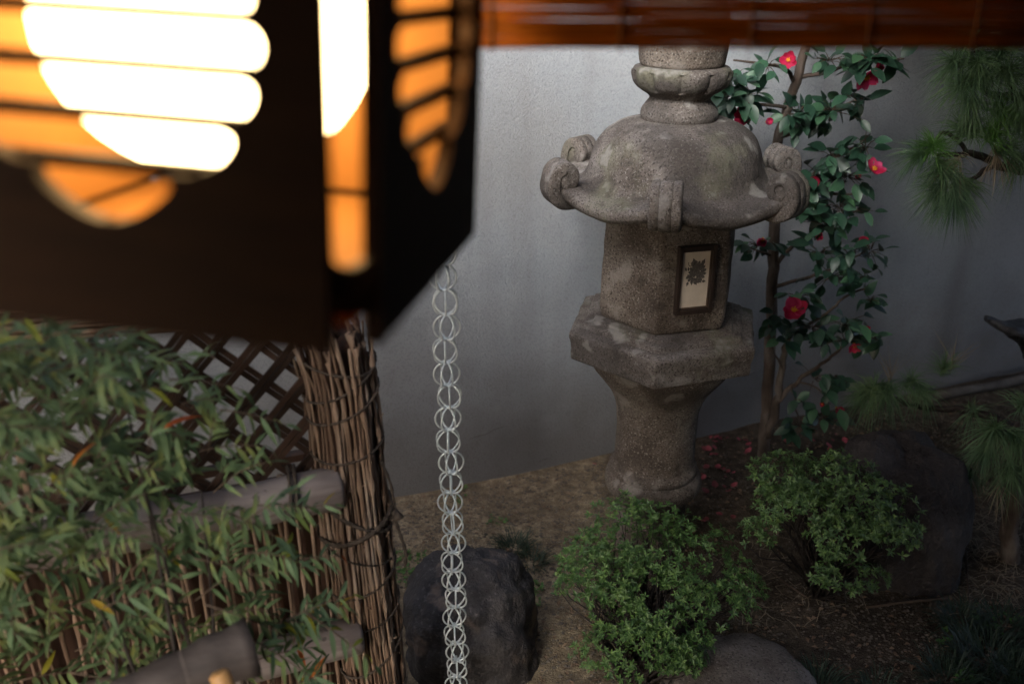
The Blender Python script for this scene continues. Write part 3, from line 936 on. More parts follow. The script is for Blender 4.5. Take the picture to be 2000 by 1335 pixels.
br = [
    ([(1500, 850, 3.225), (1520, 770, 3.16), (1532, 690, 3.13), (1540, 640, 3.12)], .020, .009),
    ([(1518, 780, 3.16), (1560, 745, 3.12), (1590, 720, 3.1), (1630, 690, 3.08), (1660, 660, 3.06)], .011, .004),
    ([(1535, 660, 3.12), (1600, 620, 3.08), (1660, 575, 3.05), (1700, 560, 3.05)], .007, .003),
    ([(1530, 720, 3.13), (1510, 680, 3.1), (1512, 655, 3.08)], .005, .002),
    ([(1512, 520, 3.2), (1560, 470, 3.15), (1620, 440, 3.12), (1680, 410, 3.1)], .009, .003),
    ([(1512, 560, 3.2), (1580, 540, 3.14), (1640, 520, 3.1), (1700, 480, 3.08)], .008, .003),
    ([(1514, 500, 3.2), (1480, 490, 3.16), (1450, 480, 3.14)], .006, .002),
    ([(1514, 400, 3.2), (1570, 370, 3.14), (1640, 380, 3.1), (1690, 375, 3.08)], .008, .003),
    ([(1560, 380, 3.14), (1600, 330, 3.1), (1660, 290, 3.08), (1700, 262, 3.08)], .006, .002),
    ([(1522, 270, 3.2), (1570, 250, 3.15), (1620, 220, 3.12), (1680, 190, 3.1)], .008, .003),
    ([(1540, 210, 3.2), (1500, 205, 3.14), (1450, 200, 3.1), (1420, 170, 3.08)], .007, .003),
    ([(1552, 165, 3.2), (1535, 135, 3.16), (1490, 125, 3.12), (1430, 118, 3.08)], .008, .003),
    ([(1560, 150, 3.2), (1620, 140, 3.14), (1680, 120, 3.1), (1760, 115, 3.08)], .008, .003),
    ([(1560, 745, 3.12), (1600, 760, 3.08), (1625, 790, 3.06)], .005, .002),
    ([(1545, 750, 3.13), (1555, 800, 3.08), (1560, 830, 3.06)], .005, .002),
]
for path, r0, r1 in br:
    limb_px(path, r0, r1, wob=.012).build('branch', M['bark'], cam_t)
cam_leaf = [leaf_mesh('leaf', M['camellia_leaf'], .068, .0185, .28, .18), leaf_mesh('leaf', M['camellia_leaf'], .058, .0170, .35, .05), leaf_mesh('leaf', M['camellia_leaf'], .074, .0195, .22, .32)]
# leaf sprays: (px, py, spread x, spread y, count, Y)
sprays = [(1440, 150, 32, 26, 16, 3.06), (1450, 195, 42, 26, 20, 3.06), (1415, 190, 18, 22, 8, 3.05), (1560, 225, 32, 24, 20, 3.1), (1625, 215, 42, 22, 18, 3.1), (1675, 195, 22, 14, 8, 3.08),
          (1620, 118, 34, 16, 11, 3.1), (1700, 118, 38, 18, 16, 3.08), (1755, 120, 16, 10, 5, 3.08), (1500, 130, 25, 20, 7, 3.1),
          (1625, 305, 34, 20, 15, 3.08), (1690, 290, 24, 26, 11, 3.08), (1600, 345, 30, 22, 13, 3.1), (1655, 345, 34, 18, 12, 3.08), (1580, 400, 28, 24, 15, 3.1), (1640, 405, 36, 22, 14, 3.08), (1615, 440, 40, 16, 10, 3.1),
          (1480, 480, 34, 16, 8, 3.14), (1600, 495, 36, 20, 12, 3.1), (1660, 500, 34, 22, 13, 3.08), (1700, 490, 24, 22, 8, 3.07), (1625, 540, 44, 18, 12, 3.08), (1690, 545, 24, 18, 5, 3.06),
          (1515, 620, 16, 22, 7, 3.06), (1560, 580, 34, 12, 9, 3.05), (1585, 640, 38, 22, 16, 3.04), (1650, 635, 34, 18, 12, 3.03), (1700, 585, 22, 20, 6, 3.04), (1650, 665, 40, 14, 12, 3.03), (1708, 660, 26, 12, 8, 3.03), (1540, 660, 18, 14, 6, 3.05),
          (1590, 740, 28, 18, 6, 3.05), (1635, 735, 18, 18, 7, 3.05), (1560, 830, 30, 14, 9, 3.03), (1605, 815, 22, 18, 7, 3.03), (1575, 790, 22, 12, 5, 3.05)]
cam_all = []
nleaf = 0
for (px, py, sx, sy, cnt, Y) in sprays:
    c = at(px, py, Y)
    twig_end = c
    tw = MB()
    for k in range(int(cnt * 1.8)):
        p = at(px + rnd.gauss(0, .55) * sx, py + rnd.gauss(0, .55) * sy, Y + U(-.09, .06))
        d = (p - c); d.y -= .01
        if d.length < 1e-3: d = rdir()
        d = d.normalized() * .8 + rdir() * .7 + Vector((0, -.1, -.12))
        up = Vector((U(-.4, .4), -.55 + U(-.4, .4), 1))
        cam_all.append((rnd.choice(cam_leaf), orient(p, d, up, U(-.4, .4), U(.72, 1.12)), U(0, 1)))
        tw.tube([c + (p - c) * .15, c + (p - c) * .6 + Vector((0, .004, .004)), p], [.0018, .0014, .0009], 4)
        nleaf += 1
    o = tw.build('twigs', M['twig'], cam_t); o['kind'] = 'stuff'
cam_all.sort(key=lambda c: c[2])
mass = MB()
for i, (me, m_, _) in enumerate(cam_all):
    if i < 300: inst('leaf', me, cam_t, m_)
    else: mass.add([m_ @ v.co for v in me.vertices], [tuple(p.vertices) for p in me.polygons])
if mass.v:
    o = mass.build('leaf_mass', M['camellia_leaf'], cam_t); o['kind'] = 'stuff'
# flowers
pet = MB()
for i in range(6):
    t = i / 5
    w = .0165 * sin(pi * min(1, .12 + .80 * t ** .8)) * (1.0 if i < 5 else .62)
    zc = .010 * t * t
    x = .034 * t
    if i == 5: x = .0335
    pet.v += [(x, -w, zc + .004), (x - (.003 if i == 5 else 0), 0, zc), (x, w, zc + .004)]
for i in range(5):
    a_ = i * 3
    pet.f += [(a_, a_ + 1, a_ + 4, a_ + 3), (a_ + 1, a_ + 2, a_ + 5, a_ + 4)]
pet_me = pet.mesh('petal', M['petal'])
stm = MB()
for k in range(26):
    a_ = U(0, 2 * pi); r = .0062 * sqrt(U(0, 1))
    p = Vector((r * cos(a_), r * sin(a_), .001))
    q = p * 1.5 + Vector((0, 0, U(.007, .012)))
    stm.tube([p, q], [.0006, .0012], 4)
stm.tube([(0, 0, -.006), (0, 0, .0), (0, 0, .006)], [.004, .007, .0055], 8)
stm_me = stm.mesh('flower', M['stamen'])
flowers = [(1540, 118, 3.06, .85, (-.3, -.8, .2), 1), (1690, 148, 3.04, 1.25, (.3, -.7, -.5), 1), (1712, 132, 3.05, .7, (.5, -.5, .5), .8), (1452, 224, 3.02, .95, (-.3, -.9, .2), 1), (1497, 238, 3.05, .6, (.4, -.8, .2), .6),
           (1590, 355, 3.04, .85, (-.3, -.8, .1), .7), (1706, 331, 3.02, 1.0, (.2, -.6, .75), 1), (1678, 345, 3.04, .55, (-.4, -.7, .4), .6), (1597, 462, 3.05, .55, (.1, -.9, .2), .7), (1678, 474, 3.03, .9, (.3, -.7, .4), .6),
           (1490, 466, 3.10, .8, (-.3, -.7, -.5), .7), (1551, 606, 2.96, 1.25, (-.15, -.75, .65), 1), (1668, 672, 3.0, .95, (.1, -.8, -.5), .8), (1690, 640, 3.02, .5, (.5, -.7, .2), .6), (1634, 796, 3.0, .8, (.4, -.8, -.2), .6), (1606, 788, 3.02, .5, (-.3, -.8, .2), .5)]
for (px, py, Y, sc, nrm_, openk) in flowers:
    p = at(px, py, Y)
    nv = Vector(nrm_).normalized()
    a1 = nv.orthogonal().normalized(); a2 = nv.cross(a1)
    fm = Matrix.Translation(p) @ Matrix((a1, a2, nv)).transposed().to_4x4() @ Matrix.Scale(sc, 4)
    fl = inst('flower', stm_me, cam_t, fm)
    npet = 7 if openk > .75 else 6
    for k in range(npet):
        lift = (1 - openk) * 1.5 + U(.05, .35)
        inst('petal', pet_me, fl, fm @ Matrix.Rotation(2 * pi * k / npet + U(-.15, .15), 4, 'Z') @ Matrix.Translation((.004, 0, .0015 * (k % 2))) @ Matrix.Rotation(-lift, 4, 'Y') @ Matrix.Rotation(U(-.2, .2), 4, 'X') @ Matrix.Scale(U(.9, 1.1), 4))
# fallen petals
for k in range(52):
    if k < 27: px, py = U(1365, 1475), U(848, 935)
    elif k < 34: px, py = U(1375, 1450), U(940, 1022)
    elif k < 46: px, py = U(1515, 1690), U(842, 880)
    else: px, py = rnd.choice([(1157, 906), (1160, 930), (1150, 928), (1380, 1015), (1408, 1003), (1655, 862)])
    p = gpt(px + U(-5, 5), py + U(-3, 3), .006)
    m_ = Matrix.Translation(p) @ Matrix.Rotation(U(0, 6.3), 4, 'Z') @ Matrix.Rotation(U(-.35, .35), 4, 'X') @ Matrix.Rotation(U(-.3, .2), 4, 'Y') @ Matrix.Scale(U(.35, .9), 4)
    if k == 0:
        fpm = pet_me.copy(); fpm.materials.clear(); fpm.materials.append(M['petal_fallen'])
    o = inst('fallen_petal', fpm, None, m_)
    lab = ('fallen pink petal on the soil between lantern shaft and camellia trunk' if px < 1480 and py < 938 and px > 1300 else 'fallen pink petal between the two azalea bushes' if 1300 < px < 1480
           else 'fallen pink petal left of the lantern shaft by the wall' if px < 1300 else 'fallen pink petal on the soil between camellia trunk and tall boulder')
    tag(o, lab, 'petal', 'fallen camellia petals')

# azaleas --------------------------------------------------------------
def azalea(base, lobes, count, mat, label, leafL, seed):
    r_ = random.Random(seed)
    t = thing('azalea_bush', base, label, 'bush')
    fol, wood = MB(), MB()
    tops = []
    L_ = [(at(px, py, Y), Vector((rx, ry, rz))) for px, py, Y, rx, ry, rz in lobes]
    wts = [r.x * r.z for _, r in L_]
    made = 0; guard = 0
    while made < count and guard < count * 8:
        guard += 1
        i = r_.choices(range(len(L_)), wts)[0]
        c, rad = L_[i]
        zz = r_.uniform(-.55, 1); aa = r_.uniform(0, 2 * pi); rr = sqrt(1 - zz * zz)
        d = Vector((rr * cos(aa), rr * sin(aa), zz))
        depth = r_.choice((1.0, 1.0, .93, .8, .6)) * r_.uniform(.86, 1.12)
        p = c + Vector((d.x * rad.x, d.y * rad.y, d.z * rad.z)) * depth
        if p.z < .03: continue
        if fbm(p, 11, 2, seed) < -.20: continue
        made += 1
        n_ = (d * .6 + Vector((0, -.15, .8)) + Vector((r_.uniform(-.4, .4), r_.uniform(-.4, .4), 0))).normalized()
        a1 = n_.orthogonal().normalized(); a2 = n_.cross(a1)
        nl = r_.randint(6, 9)
        sc = r_.uniform(.75, 1.15) * leafL
        ph0 = r_.uniform(0, 6)
        for k in range(nl):
            ph = ph0 + k * 2.4
            el = r_.uniform(-.15, .85) + (.5 if k > 5 else 0)
            dd = (a1 * cos(ph) + a2 * sin(ph)) * cos(el) + n_ * sin(el)
            side = dd.cross(n_).normalized()
            l = sc * r_.uniform(.7, 1.1) * (.65 if k > 5 else 1); w = l * .21
            nn_ = side.cross(dd)
            q = p - n_ * .003 * k * .3
            fol.add([q, q + dd * l * .55 - side * w + nn_ * w * .35, q + dd * l * .5, q + dd * l * .55 + side * w + nn_ * w * .35, q + dd * l - nn_ * l * .08],
                    [(0, 2, 1), (0, 3, 2), (1, 2, 4), (2, 3, 4)])
        if made % 9 == 0: tops.append((p, c))
    o = fol.build('foliage', mat, t, smooth=False); o['kind'] = 'stuff'
    for p, c in tops:
        b0 = Vector(base) + Vector((r_.uniform(-.03, .03), r_.uniform(-.03, .03), 0))
        m1 = b0.lerp(c, .55) + Vector((r_.uniform(-.04, .04), r_.uniform(-.04, .04), r_.uniform(-.05, .02)))
        m2 = m1.lerp(p, .6) + Vector((r_.uniform(-.02, .02), r_.uniform(-.02, .02), r_.uniform(-.02, .01)))
        wood.tube([b0, m1, m2, p], [.0050, .0032, .0018, .001], 4)
    o = wood.build('stems', M['bark_dark'], t); o['kind'] = 'stuff'
    return t
ab = gpt(1235, 1330)
azalea(ab, [(1240, 1035, 2.28, .15, .13, .10), (1200, 1100, 2.16, .16, .14, .11), (1320, 1085, 2.2, .18, .15, .11), (1300, 1160, 2.08, .24, .16, .10), (1160, 1150, 2.1, .12, .12, .10), (1420, 1140, 2.14, .12, .10, .075), (1300, 1245, 2.0, .13, .1, .09), (1230, 1260, 1.98, .16, .10, .09), (1330, 1280, 1.96, .07, .06, .05)],
       1500, M['azalea_leaf'], 'bright green azalea bush in front of the lantern base', .0185, 5)
ab = gpt(1600, 1165)
azalea(ab, [(1530, 935, 2.36, .12, .10, .075), (1620, 935, 2.38, .16, .11, .075), (1560, 985, 2.28, .13, .1, .07), (1690, 985, 2.26, .15, .11, .075), (1740, 1030, 2.2, .11, .09, .07), (1650, 1050, 2.18, .15, .09, .055), (1480, 1040, 2.28, .06, .05, .05), (1660, 1120, 2.18, .12, .07, .035)],
       1050, M['azalea_deep'], 'darker green azalea bush leaning over the tall brown boulder', .0195, 9)

# pines ----------------------------------------------------------------
def tuft(mb, p, axis, n_, L_, spread, droop, r_, w=.0010):
    n_ = int(n_ * 1.7)
    axis = Vector(axis).normalized()
    a1 = axis.orthogonal().normalized(); a2 = axis.cross(a1)
    for k in range(n_):
        ph = r_.uniform(0, 2 * pi); el = spread * sqrt(r_.uniform(0, 1))
        d = axis * cos(el) + (a1 * cos(ph) + a2 * sin(ph)) * sin(el)
        l = L_ * r_.uniform(.4, 1.1)
        b = p + axis * r_.uniform(-.03, .02) + Vector((r_.uniform(-.004, .004),) * 3)
        m1 = b + d * l * .5 + Vector((0, 0, -droop * l * .2))
        e = b + d * l + Vector((0, 0, -droop * l * .75))
        s_ = d.cross(Vector((r_.uniform(-1, 1), r_.uniform(-1, 1), r_.uniform(-1, 1)))).normalized() * w
        mb.add([b - s_, b + s_, m1 + s_, m1 - s_, e], [(0, 1, 2, 3), (3, 2, 4)])

pr = random.Random(77)
pine = thing('pine_tree', (2.75, 2.95, 0), 'pine with long needle tufts reaching in at the upper right before the wall', 'tree')
def plimb(path, r0, r1, parent, name='branch', mat='bark_dark'):
    ctrl = [tuple(q) if len(q) == 4 else tuple(at(*q)) for q in path]
    p = smoothp([c[:3] for c in ctrl], 5)
    m_ = len(p)
    MB().tube([Vector(q) + Vector((fbm(q, 22, 2, 1), 0, fbm(q, 22, 2, 5))) * .014 for q in p], [r0 + (r1 - r0) * i / (m_ - 1) for i in range(m_)], 8).build(name, M[mat], parent)
plimb([(2.75, 2.95, -.05, 0), (2.8, 2.98, .6, 0), (2.72, 2.95, 1.3, 0), (2.78, 2.97, 2.1, 0), (2.7, 2.9, 2.75, 0)], .085, .04, pine, 'trunk')
plimb([(2.74, 2.95, 1.45, 0), (2100, 300, 2.95), (2010, 330, 2.92), (1940, 315, 2.9), (1890, 300, 2.88), (1830, 300, 2.87)], .026, .006, pine)
plimb([(1940, 318, 2.9), (1910, 345, 2.86), (1870, 352, 2.85), (1840, 370, 2.84)], .010, .004, pine)
plimb([(2.75, 2.95, 1.7, 0), (2080, 190, 2.92), (1985, 190, 2.88), (1920, 175, 2.86), (1870, 140, 2.85)], .022, .006, pine)
plimb([(1985, 190, 2.88), (1950, 130, 2.84), (1900, 105, 2.84)], .01, .005, pine)
plimb([(1890, 300, 2.88), (1850, 262, 2.86), (1825, 270, 2.85)], .008, .004, pine)
# (px, py, Y, axis, n, length, spread, droop, mat)
TL = [(1822, 285, 2.83, (-.1, -.5, .6), 150, .105, 1.5, .35, 'pine_fresh'), (1800, 300, 2.85, (-.7, -.2, .1), 110, .12, 1.2, .5, 'pine_needle'), (1835, 320, 2.84, (0, -.4, -.3), 110, .11, 1.5, .6, 'pine_needle'),
      (1936, 262, 2.82, (.05, -.45, .7), 170, .10, 1.35, .3, 'pine_fresh'), (1900, 255, 2.86, (-.3, -.2, .5), 110, .12, 1.4, .4, 'pine_needle'), (1960, 290, 2.84, (.3, -.3, .3), 120, .12, 1.5, .4, 'pine_needle'),
      (1865, 375, 2.82, (0, -.3, -.6), 170, .14, 1.15, .5, 'pine_needle'), (1835, 365, 2.84, (-.5, -.2, -.2), 110, .14, 1.2, .5, 'pine_needle'), (1880, 355, 2.84, (.3, -.3, -.3), 100, .12, 1.3, .6, 'pine_needle'),
      (1880, 250, 2.88, (-.2, 0, .3), 90, .13, 1.6, .4, 'pine_needle'), (1870, 310, 2.86, (-.3, -.3, -.3), 40, .12, 1.4, .5, 'pine_dry'), (1945, 300, 2.85, (.1, -.3, -.7), 36, .12, 1.0, .5, 'pine_dry'),
      (1880, 165, 2.83, (-.3, -.3, .2), 150, .15, 1.5, .6, 'pine_needle'), (1920, 150, 2.82, (-.1, -.4, .3), 170, .16, 1.5, .6, 'pine_needle'), (1965, 140, 2.80, (.1, -.3, .4), 170, .16, 1.5, .6, 'pine_needle'), (2000, 190, 2.80, (0, -.3, -.2), 170, .15, 1.5, .6, 'pine_needle'),
      (1870, 120, 2.84, (-.7, -.2, .2), 130, .14, 1.2, .6, 'pine_needle'), (1960, 100, 2.82, (0, -.2, .6), 150, .15, 1.5, .6, 'pine_needle'), (2030, 260, 2.84, (.2, -.2, .1), 150, .15, 1.6, .5, 'pine_needle'), (2030, 130, 2.82, (0, -.2, .2), 150, .15, 1.6, .5, 'pine_needle'), (1900, 80, 2.84, (-.3, -.2, .5), 120, .14, 1.4, .5, 'pine_needle'), (1905, 200, 2.84, (-.3, -.3, 0), 120, .13, 1.5, .6, 'pine_needle'), (1950, 215, 2.82, (.1, -.4, .2), 120, .12, 1.5, .4, 'pine_fresh'), (1985, 235, 2.83, (.2, -.3, .2), 120, .13, 1.5, .5, 'pine_needle'), (1990, 310, 2.86, (.2, -.3, -.2), 110, .13, 1.5, .5, 'pine_needle'), (1910, 120, 2.82, (-.2, -.4, .1), 120, .14, 1.5, .6, 'pine_needle'), (1850, 335, 2.84, (-.2, -.4, -.2), 110, .12, 1.5, .5, 'pine_needle')]
for (px, py, Y, ax_, n_, L_, spd, dr, mt) in TL:
    mb = MB(); tuft(mb, at(px, py, Y), ax_, n_, L_, spd, dr, pr)
    mb.build('needle_tuft', M[mt], pine, smooth=False)
# low pine on the right
lb = gpt(1975, 1092)
lp = thing('dwarf_pine', lb, 'low pine with drooping needle tufts at the right edge beyond the tall boulder', 'tree')
plimb([tuple(lb + Vector((0, 0, -.03))) + (0,), (1972, 1040, 2.55), (1985, 970, 2.56), (1975, 900, 2.58), (1990, 830, 2.66)], .034, .018, lp, 'trunk', 'bark')
plimb([(1985, 840, 2.66), (1930, 815, 2.8), (1870, 800, 2.88), (1800, 795, 2.95), (1740, 775, 3.0), (1712, 762, 3.0)], .018, .005, lp)
plimb([(1985, 850, 2.64), (1950, 850, 2.6), (1935, 860, 2.58)], .01, .004, lp)
TL = [(1706, 760, 2.98, (-.4, -.4, .3), 170, .15, 1.4, .65, 'pine_needle'), (1730, 755, 2.97, (0, -.5, .0), 170, .15, 1.4, .8, 'pine_needle'), (1690, 770, 2.97, (-.6, -.2, 0), 80, .14, 1.2, .5, 'pine_needle'),
      (1775, 745, 2.96, (.2, -.3, .4), 120, .12, 1.3, .5, 'pine_needle'), (1842, 720, 2.98, (.1, 0, 1), 90, .12, 1.2, .4, 'pine_needle'), (1800, 760, 2.95, (.3, -.3, -.2), 90, .13, 1.4, .6, 'pine_needle'),
      (1860, 712, 2.98, (.05, 0, 1), 16, .17, .75, .1, 'pine_dry'), (1740, 735, 2.97, (.05, 0, 1), 12, .15, .7, .1, 'pine_dry'),
      (1945, 835, 2.56, (-.3, -.4, .1), 170, .13, 1.4, .7, 'pine_needle'), (1930, 870, 2.55, (-.4, -.3, -.4), 150, .12, 1.2, .7, 'pine_needle'), (1985, 850, 2.54, (.2, -.3, -.1), 160, .13, 1.5, .7, 'pine_needle'), (2000, 790, 2.62, (.1, -.2, .5), 150, .13, 1.5, .6, 'pine_needle'),
      (1975, 915, 2.52, (0, -.4, -.4), 140, .12, 1.4, .7, 'pine_needle'), (1895, 925, 2.6, (-.2, -.4, 0), 90, .09, 1.4, .6, 'pine_needle'), (2020, 900, 2.52, (.2, -.2, 0), 130, .13, 1.5, .7, 'pine_needle'), (1900, 800, 2.85, (0, -.3, .1), 90, .12, 1.5, .7, 'pine_needle'), (1950, 945, 2.52, (0, -.3, -.7), 26, .12, 1.2, .5, 'pine_dry')]
for (px, py, Y, ax_, n_, L_, spd, dr, mt) in TL:
    mb = MB(); tuft(mb, at(px, py, Y), ax_, n_, L_, spd, dr, pr)
    mb.build('needle_tuft', M[mt], lp, smooth=False)

# dark limb at the right edge, pole along the wall
lm0 = at(1926, 622, 3.15)
gl = MB(); rows = []
cps = smoothp([(0, 0, .012, .010), (.035, -.012, .03, .018), (.09, -.03, .055, .033), (.16, -.05, .075, .055), (.24, -.10, .085, .08), (.33, -.24, .085, .085), (.40, -.45, .08, .08), (.43, -.66, .09, .09)], 4)
n = 20
for i, (dx, dz, wy, wz) in enumerate(cps):
    j0, j1 = cps[max(0, i - 1)], cps[min(len(cps) - 1, i + 1)]
    t = Vector((j1[0] - j0[0], 0, j1[1] - j0[1])).normalized()
    up = Vector((-t.z, 0, t.x))
    c = lm0 + Vector((dx, .02 * sin(i * .6), dz))
    row = []
    for k in range(n):
        a_ = 2 * pi * k / n
        q = c + Vector((0, 1, 0)) * wy * cos(a_) + up * wz * (sin(a_) if sin(a_) < 0 else .55 * sin(a_))
        q += (q - c) * .28 * fbm(q, 26, 3, 4)
        row.append(q)
    rows.append(row)
o = loft(rows, n).build('gnarled_limb', M['limb'])
tag(o, 'dark glossy gnarled limb end jutting in at the right edge above the low pine', 'tree limb')
p0, p1 = on_ground(1826, 775, .03), on_ground(2080, 722, .03)
o = MB().tube([p0.lerp(p1, i / 10) + Vector((0, 0, .004 * sin(i))) for i in range(11)], [.022 + .002 * sin(i * 1.3) for i in range(11)], 10).build('edging_pole', M['pole'])
tag(o, 'pale grey pole lying along the foot of the wall at right', 'pole')

# grass tufts ---------------------------------------------------------
def grass(px, py, label, n_, L_, rad, seed, mat='grass_dark'):
    r_ = random.Random(seed)
    b = gpt(px, py)
    mb = MB()
    for k in range(n_):
        a_ = r_.uniform(0, 2 * pi); r = rad * sqrt(r_.uniform(0, 1))
        p = b + Vector((r * cos(a_), r * sin(a_), -.004))
        d = Vector((cos(a_) * .7 + r_.uniform(-.5, .5), sin(a_) * .7 + r_.uniform(-.5, .5), r_.uniform(.25, 1.1))).normalized()
        l = L_ * r_.choice((.5, .8, 1, 1.3)) * r_.uniform(.8, 1.15)
        s_ = d.cross(Vector((0, 0, 1))).normalized() * .0013
        m1 = p + d * l * .5; m2 = p + d * l * .8 + Vector((0, 0, -.12 * l)); e = p + d * l * 1.02 + Vector((0, 0, -.34 * l))
        mb.add([p - s_, p + s_, m1 + s_, m1 - s_, m2 + s_ * .8, m2 - s_ * .8, e], [(0, 1, 2, 3), (3, 2, 4, 5), (5, 4, 6)])
    t = thing('mondo_grass', b, label, 'grass tuft', 'mondo grass tufts')
    o = mb.build('blades', M[mat], t, smooth=False); o['kind'] = 'stuff'
grass(1005, 1075, 'small dark grass tuft between the left boulder and the front azalea', 190, .075, .045, 1)
grass(1040, 1100, 'grass tuft at the back right corner of the left boulder', 130, .06, .035, 12)
grass(1600, 1340, 'dark grass tuft at the right end of the stepping stone', 220, .085, .05, 2)
grass(1880, 1215, 'dark grass tuft below the foot of the low pine', 240, .085, .055, 3)
grass(1930, 1290, 'largest dark grass clump, in the bottom right corner', 420, .11, .09, 4)
grass(1850, 1330, 'dark grass tuft at the bottom edge left of the corner clump', 260, .09, .06, 6)
grass(1990, 1330, 'dark grass tuft cut by the bottom right corner', 300, .10, .07, 7)
grass(1960, 1225, 'dark grass tuft at the right edge above the corner clump', 220, .09, .06, 8)
grass(1720, 1345, 'low grass tuft at the bottom edge between stepping stone and corner clump', 160, .06, .05, 21)

# weeds, pebbles and litter that nobody could count
def scatter(name, label, cat, mat, regions, fn, seed, smooth=False):
    r_ = random.Random(seed); mb = MB()
    for (x0, x1, y0, y1, cnt) in regions:
        for k in range(cnt):
            px, py = r_.uniform(x0, x1), r_.uniform(y0, y1)
            p = gpt(px, py)
            if (p - W0).dot(WN) < .03: continue
            fn(mb, p, r_)
    return tag(mb.build(name, mat, smooth=smooth), label, cat, kind='stuff')
def pebble(mb, p, r_):
    s = r_.choice((.0022, .003, .004, .0055)) * r_.uniform(.7, 1.3)
    a_ = r_.uniform(0, 3)
    pts = [(s * 1.3 * cos(a_ + k * pi / 2.5), s * sin(a_ + k * pi / 2.5), 0) for k in range(5)]
    mb.add([p + Vector(q) * r_.uniform(.8, 1.2) for q in pts] + [p + Vector((s * .2, 0, s * .8))], [(0, 1, 5), (1, 2, 5), (2, 3, 5), (3, 4, 5), (4, 0, 5)])
scatter('pebbles', 'fine gravel scattered over the garden soil', 'gravel', M['pebble'], [(760, 1250, 890, 1150, 5200), (1250, 1800, 830, 1250, 1800), (1600, 2000, 1080, 1335, 1300), (1650, 2000, 740, 960, 2200), (1000, 1500, 1150, 1335, 1500)], pebble, 31)
def deadleaf(mb, p, r_):
    l = r_.uniform(.010, .024); w = l * r_.uniform(.18, .36); a_ = r_.uniform(0, 6.3)
    d = Vector((cos(a_), sin(a_), r_.uniform(-.1, .3))); s_ = Vector((-sin(a_), cos(a_), r_.uniform(-.3, .3)))
    p = p + Vector((0, 0, .004))
    mb.add([p, p + d * l * .5 + s_ * w + Vector((0, 0, .003)), p + d * l * .5 + Vector((0, 0, .0005)), p + d * l * .5 - s_ * w + Vector((0, 0, .003)), p + d * l], [(0, 2, 1), (0, 3, 2), (1, 2, 4), (2, 3, 4)])
scatter('leaf_litter', 'brown dead leaves littering the soil under the shrubs', 'litter', M['litter'], [(1330, 1520, 840, 1080, 200), (1500, 2000, 790, 880, 260), (1640, 2000, 900, 1335, 300), (1050, 1640, 1180, 1335, 260), (770, 1150, 920, 1080, 90)], deadleaf, 32)
def needle_l(mb, p, r_):
    l = r_.uniform(.04, .10); a_ = r_.uniform(0, 6.3); w = .0011
    d = Vector((cos(a_), sin(a_), r_.uniform(-.05, .12))); s_ = Vector((-sin(a_), cos(a_), 0)) * w
    p = p + Vector((0, 0, .006))
    m1 = p + d * l * .5 + s_ * r_.uniform(-8, 8) + Vector((0, 0, .004)); e = p + d * l
    mb.add([p - s_, p + s_, m1 + s_, m1 - s_, e], [(0, 1, 2, 3), (3, 2, 4)])
scatter('needle_litter', 'dry pine needles lying on the soil at right', 'litter', M['pine_dry'], [(1680, 2000, 780, 960, 260), (1870, 2000, 950, 1200, 320), (1400, 1700, 1050, 1220, 110)], needle_l, 33)
def weedl(mb, p, r_):
    for k in range(4):
        a_ = r_.uniform(0, 6.3); l = r_.uniform(.006, .013)
        d = Vector((cos(a_), sin(a_), .35)); s_ = Vector((-sin(a_), cos(a_), 0)) * l * .45
        q = p + Vector((0, 0, r_.uniform(.004, .016)))
        mb.add([q, q + d * l * .6 + s_, q + d * l, q + d * l * .6 - s_], [(0, 1, 2, 3)])
scatter('ground_weeds', 'tiny green weeds between the fence and the boulders', 'weeds', M['weed'], [(770, 830, 1080, 1150, 46), (890, 915, 955, 985, 7), (950, 1000, 1010, 1030, 9), (1040, 1060, 1140, 1190, 14), (1900, 2000, 1180, 1260, 22), (1830, 1860, 1230, 1260, 8), (1860, 1900, 1300, 1335, 14)], weedl, 34)
# bare twigs and roots on the soil
for k, path in enumerate(([(1690, 1192), (1750, 1186), (1800, 1180), (1850, 1172)], [(1885, 1080), (1888, 1140), (1893, 1200)], [(1500, 1120), (1540, 1150), (1580, 1175)], [(1420, 1060), (1470, 1100), (1500, 1150)], [(1350, 1240), (1385, 1262), (1372, 1290)])):
    pts = [gpt(px, py, .008 + .004 * sin(k + i)) for i, (px, py) in enumerate(path)]
    lab = ['long brown stick lying in front of the tall boulder', 'thin stick pointing down from the right foot of the tall boulder', 'thin bare root under the rear azalea', 'thin bare twig between the two azaleas', 'crooked bare twig over the stepping stone'][k]
    o = MB().tube(smoothp([tuple(p) for p in pts], 4), [.0055, .003, .003, .002, .002][k], 5).build('fallen_twig', M['twig'])
    tag(o, lab, 'twig', 'fallen twigs')

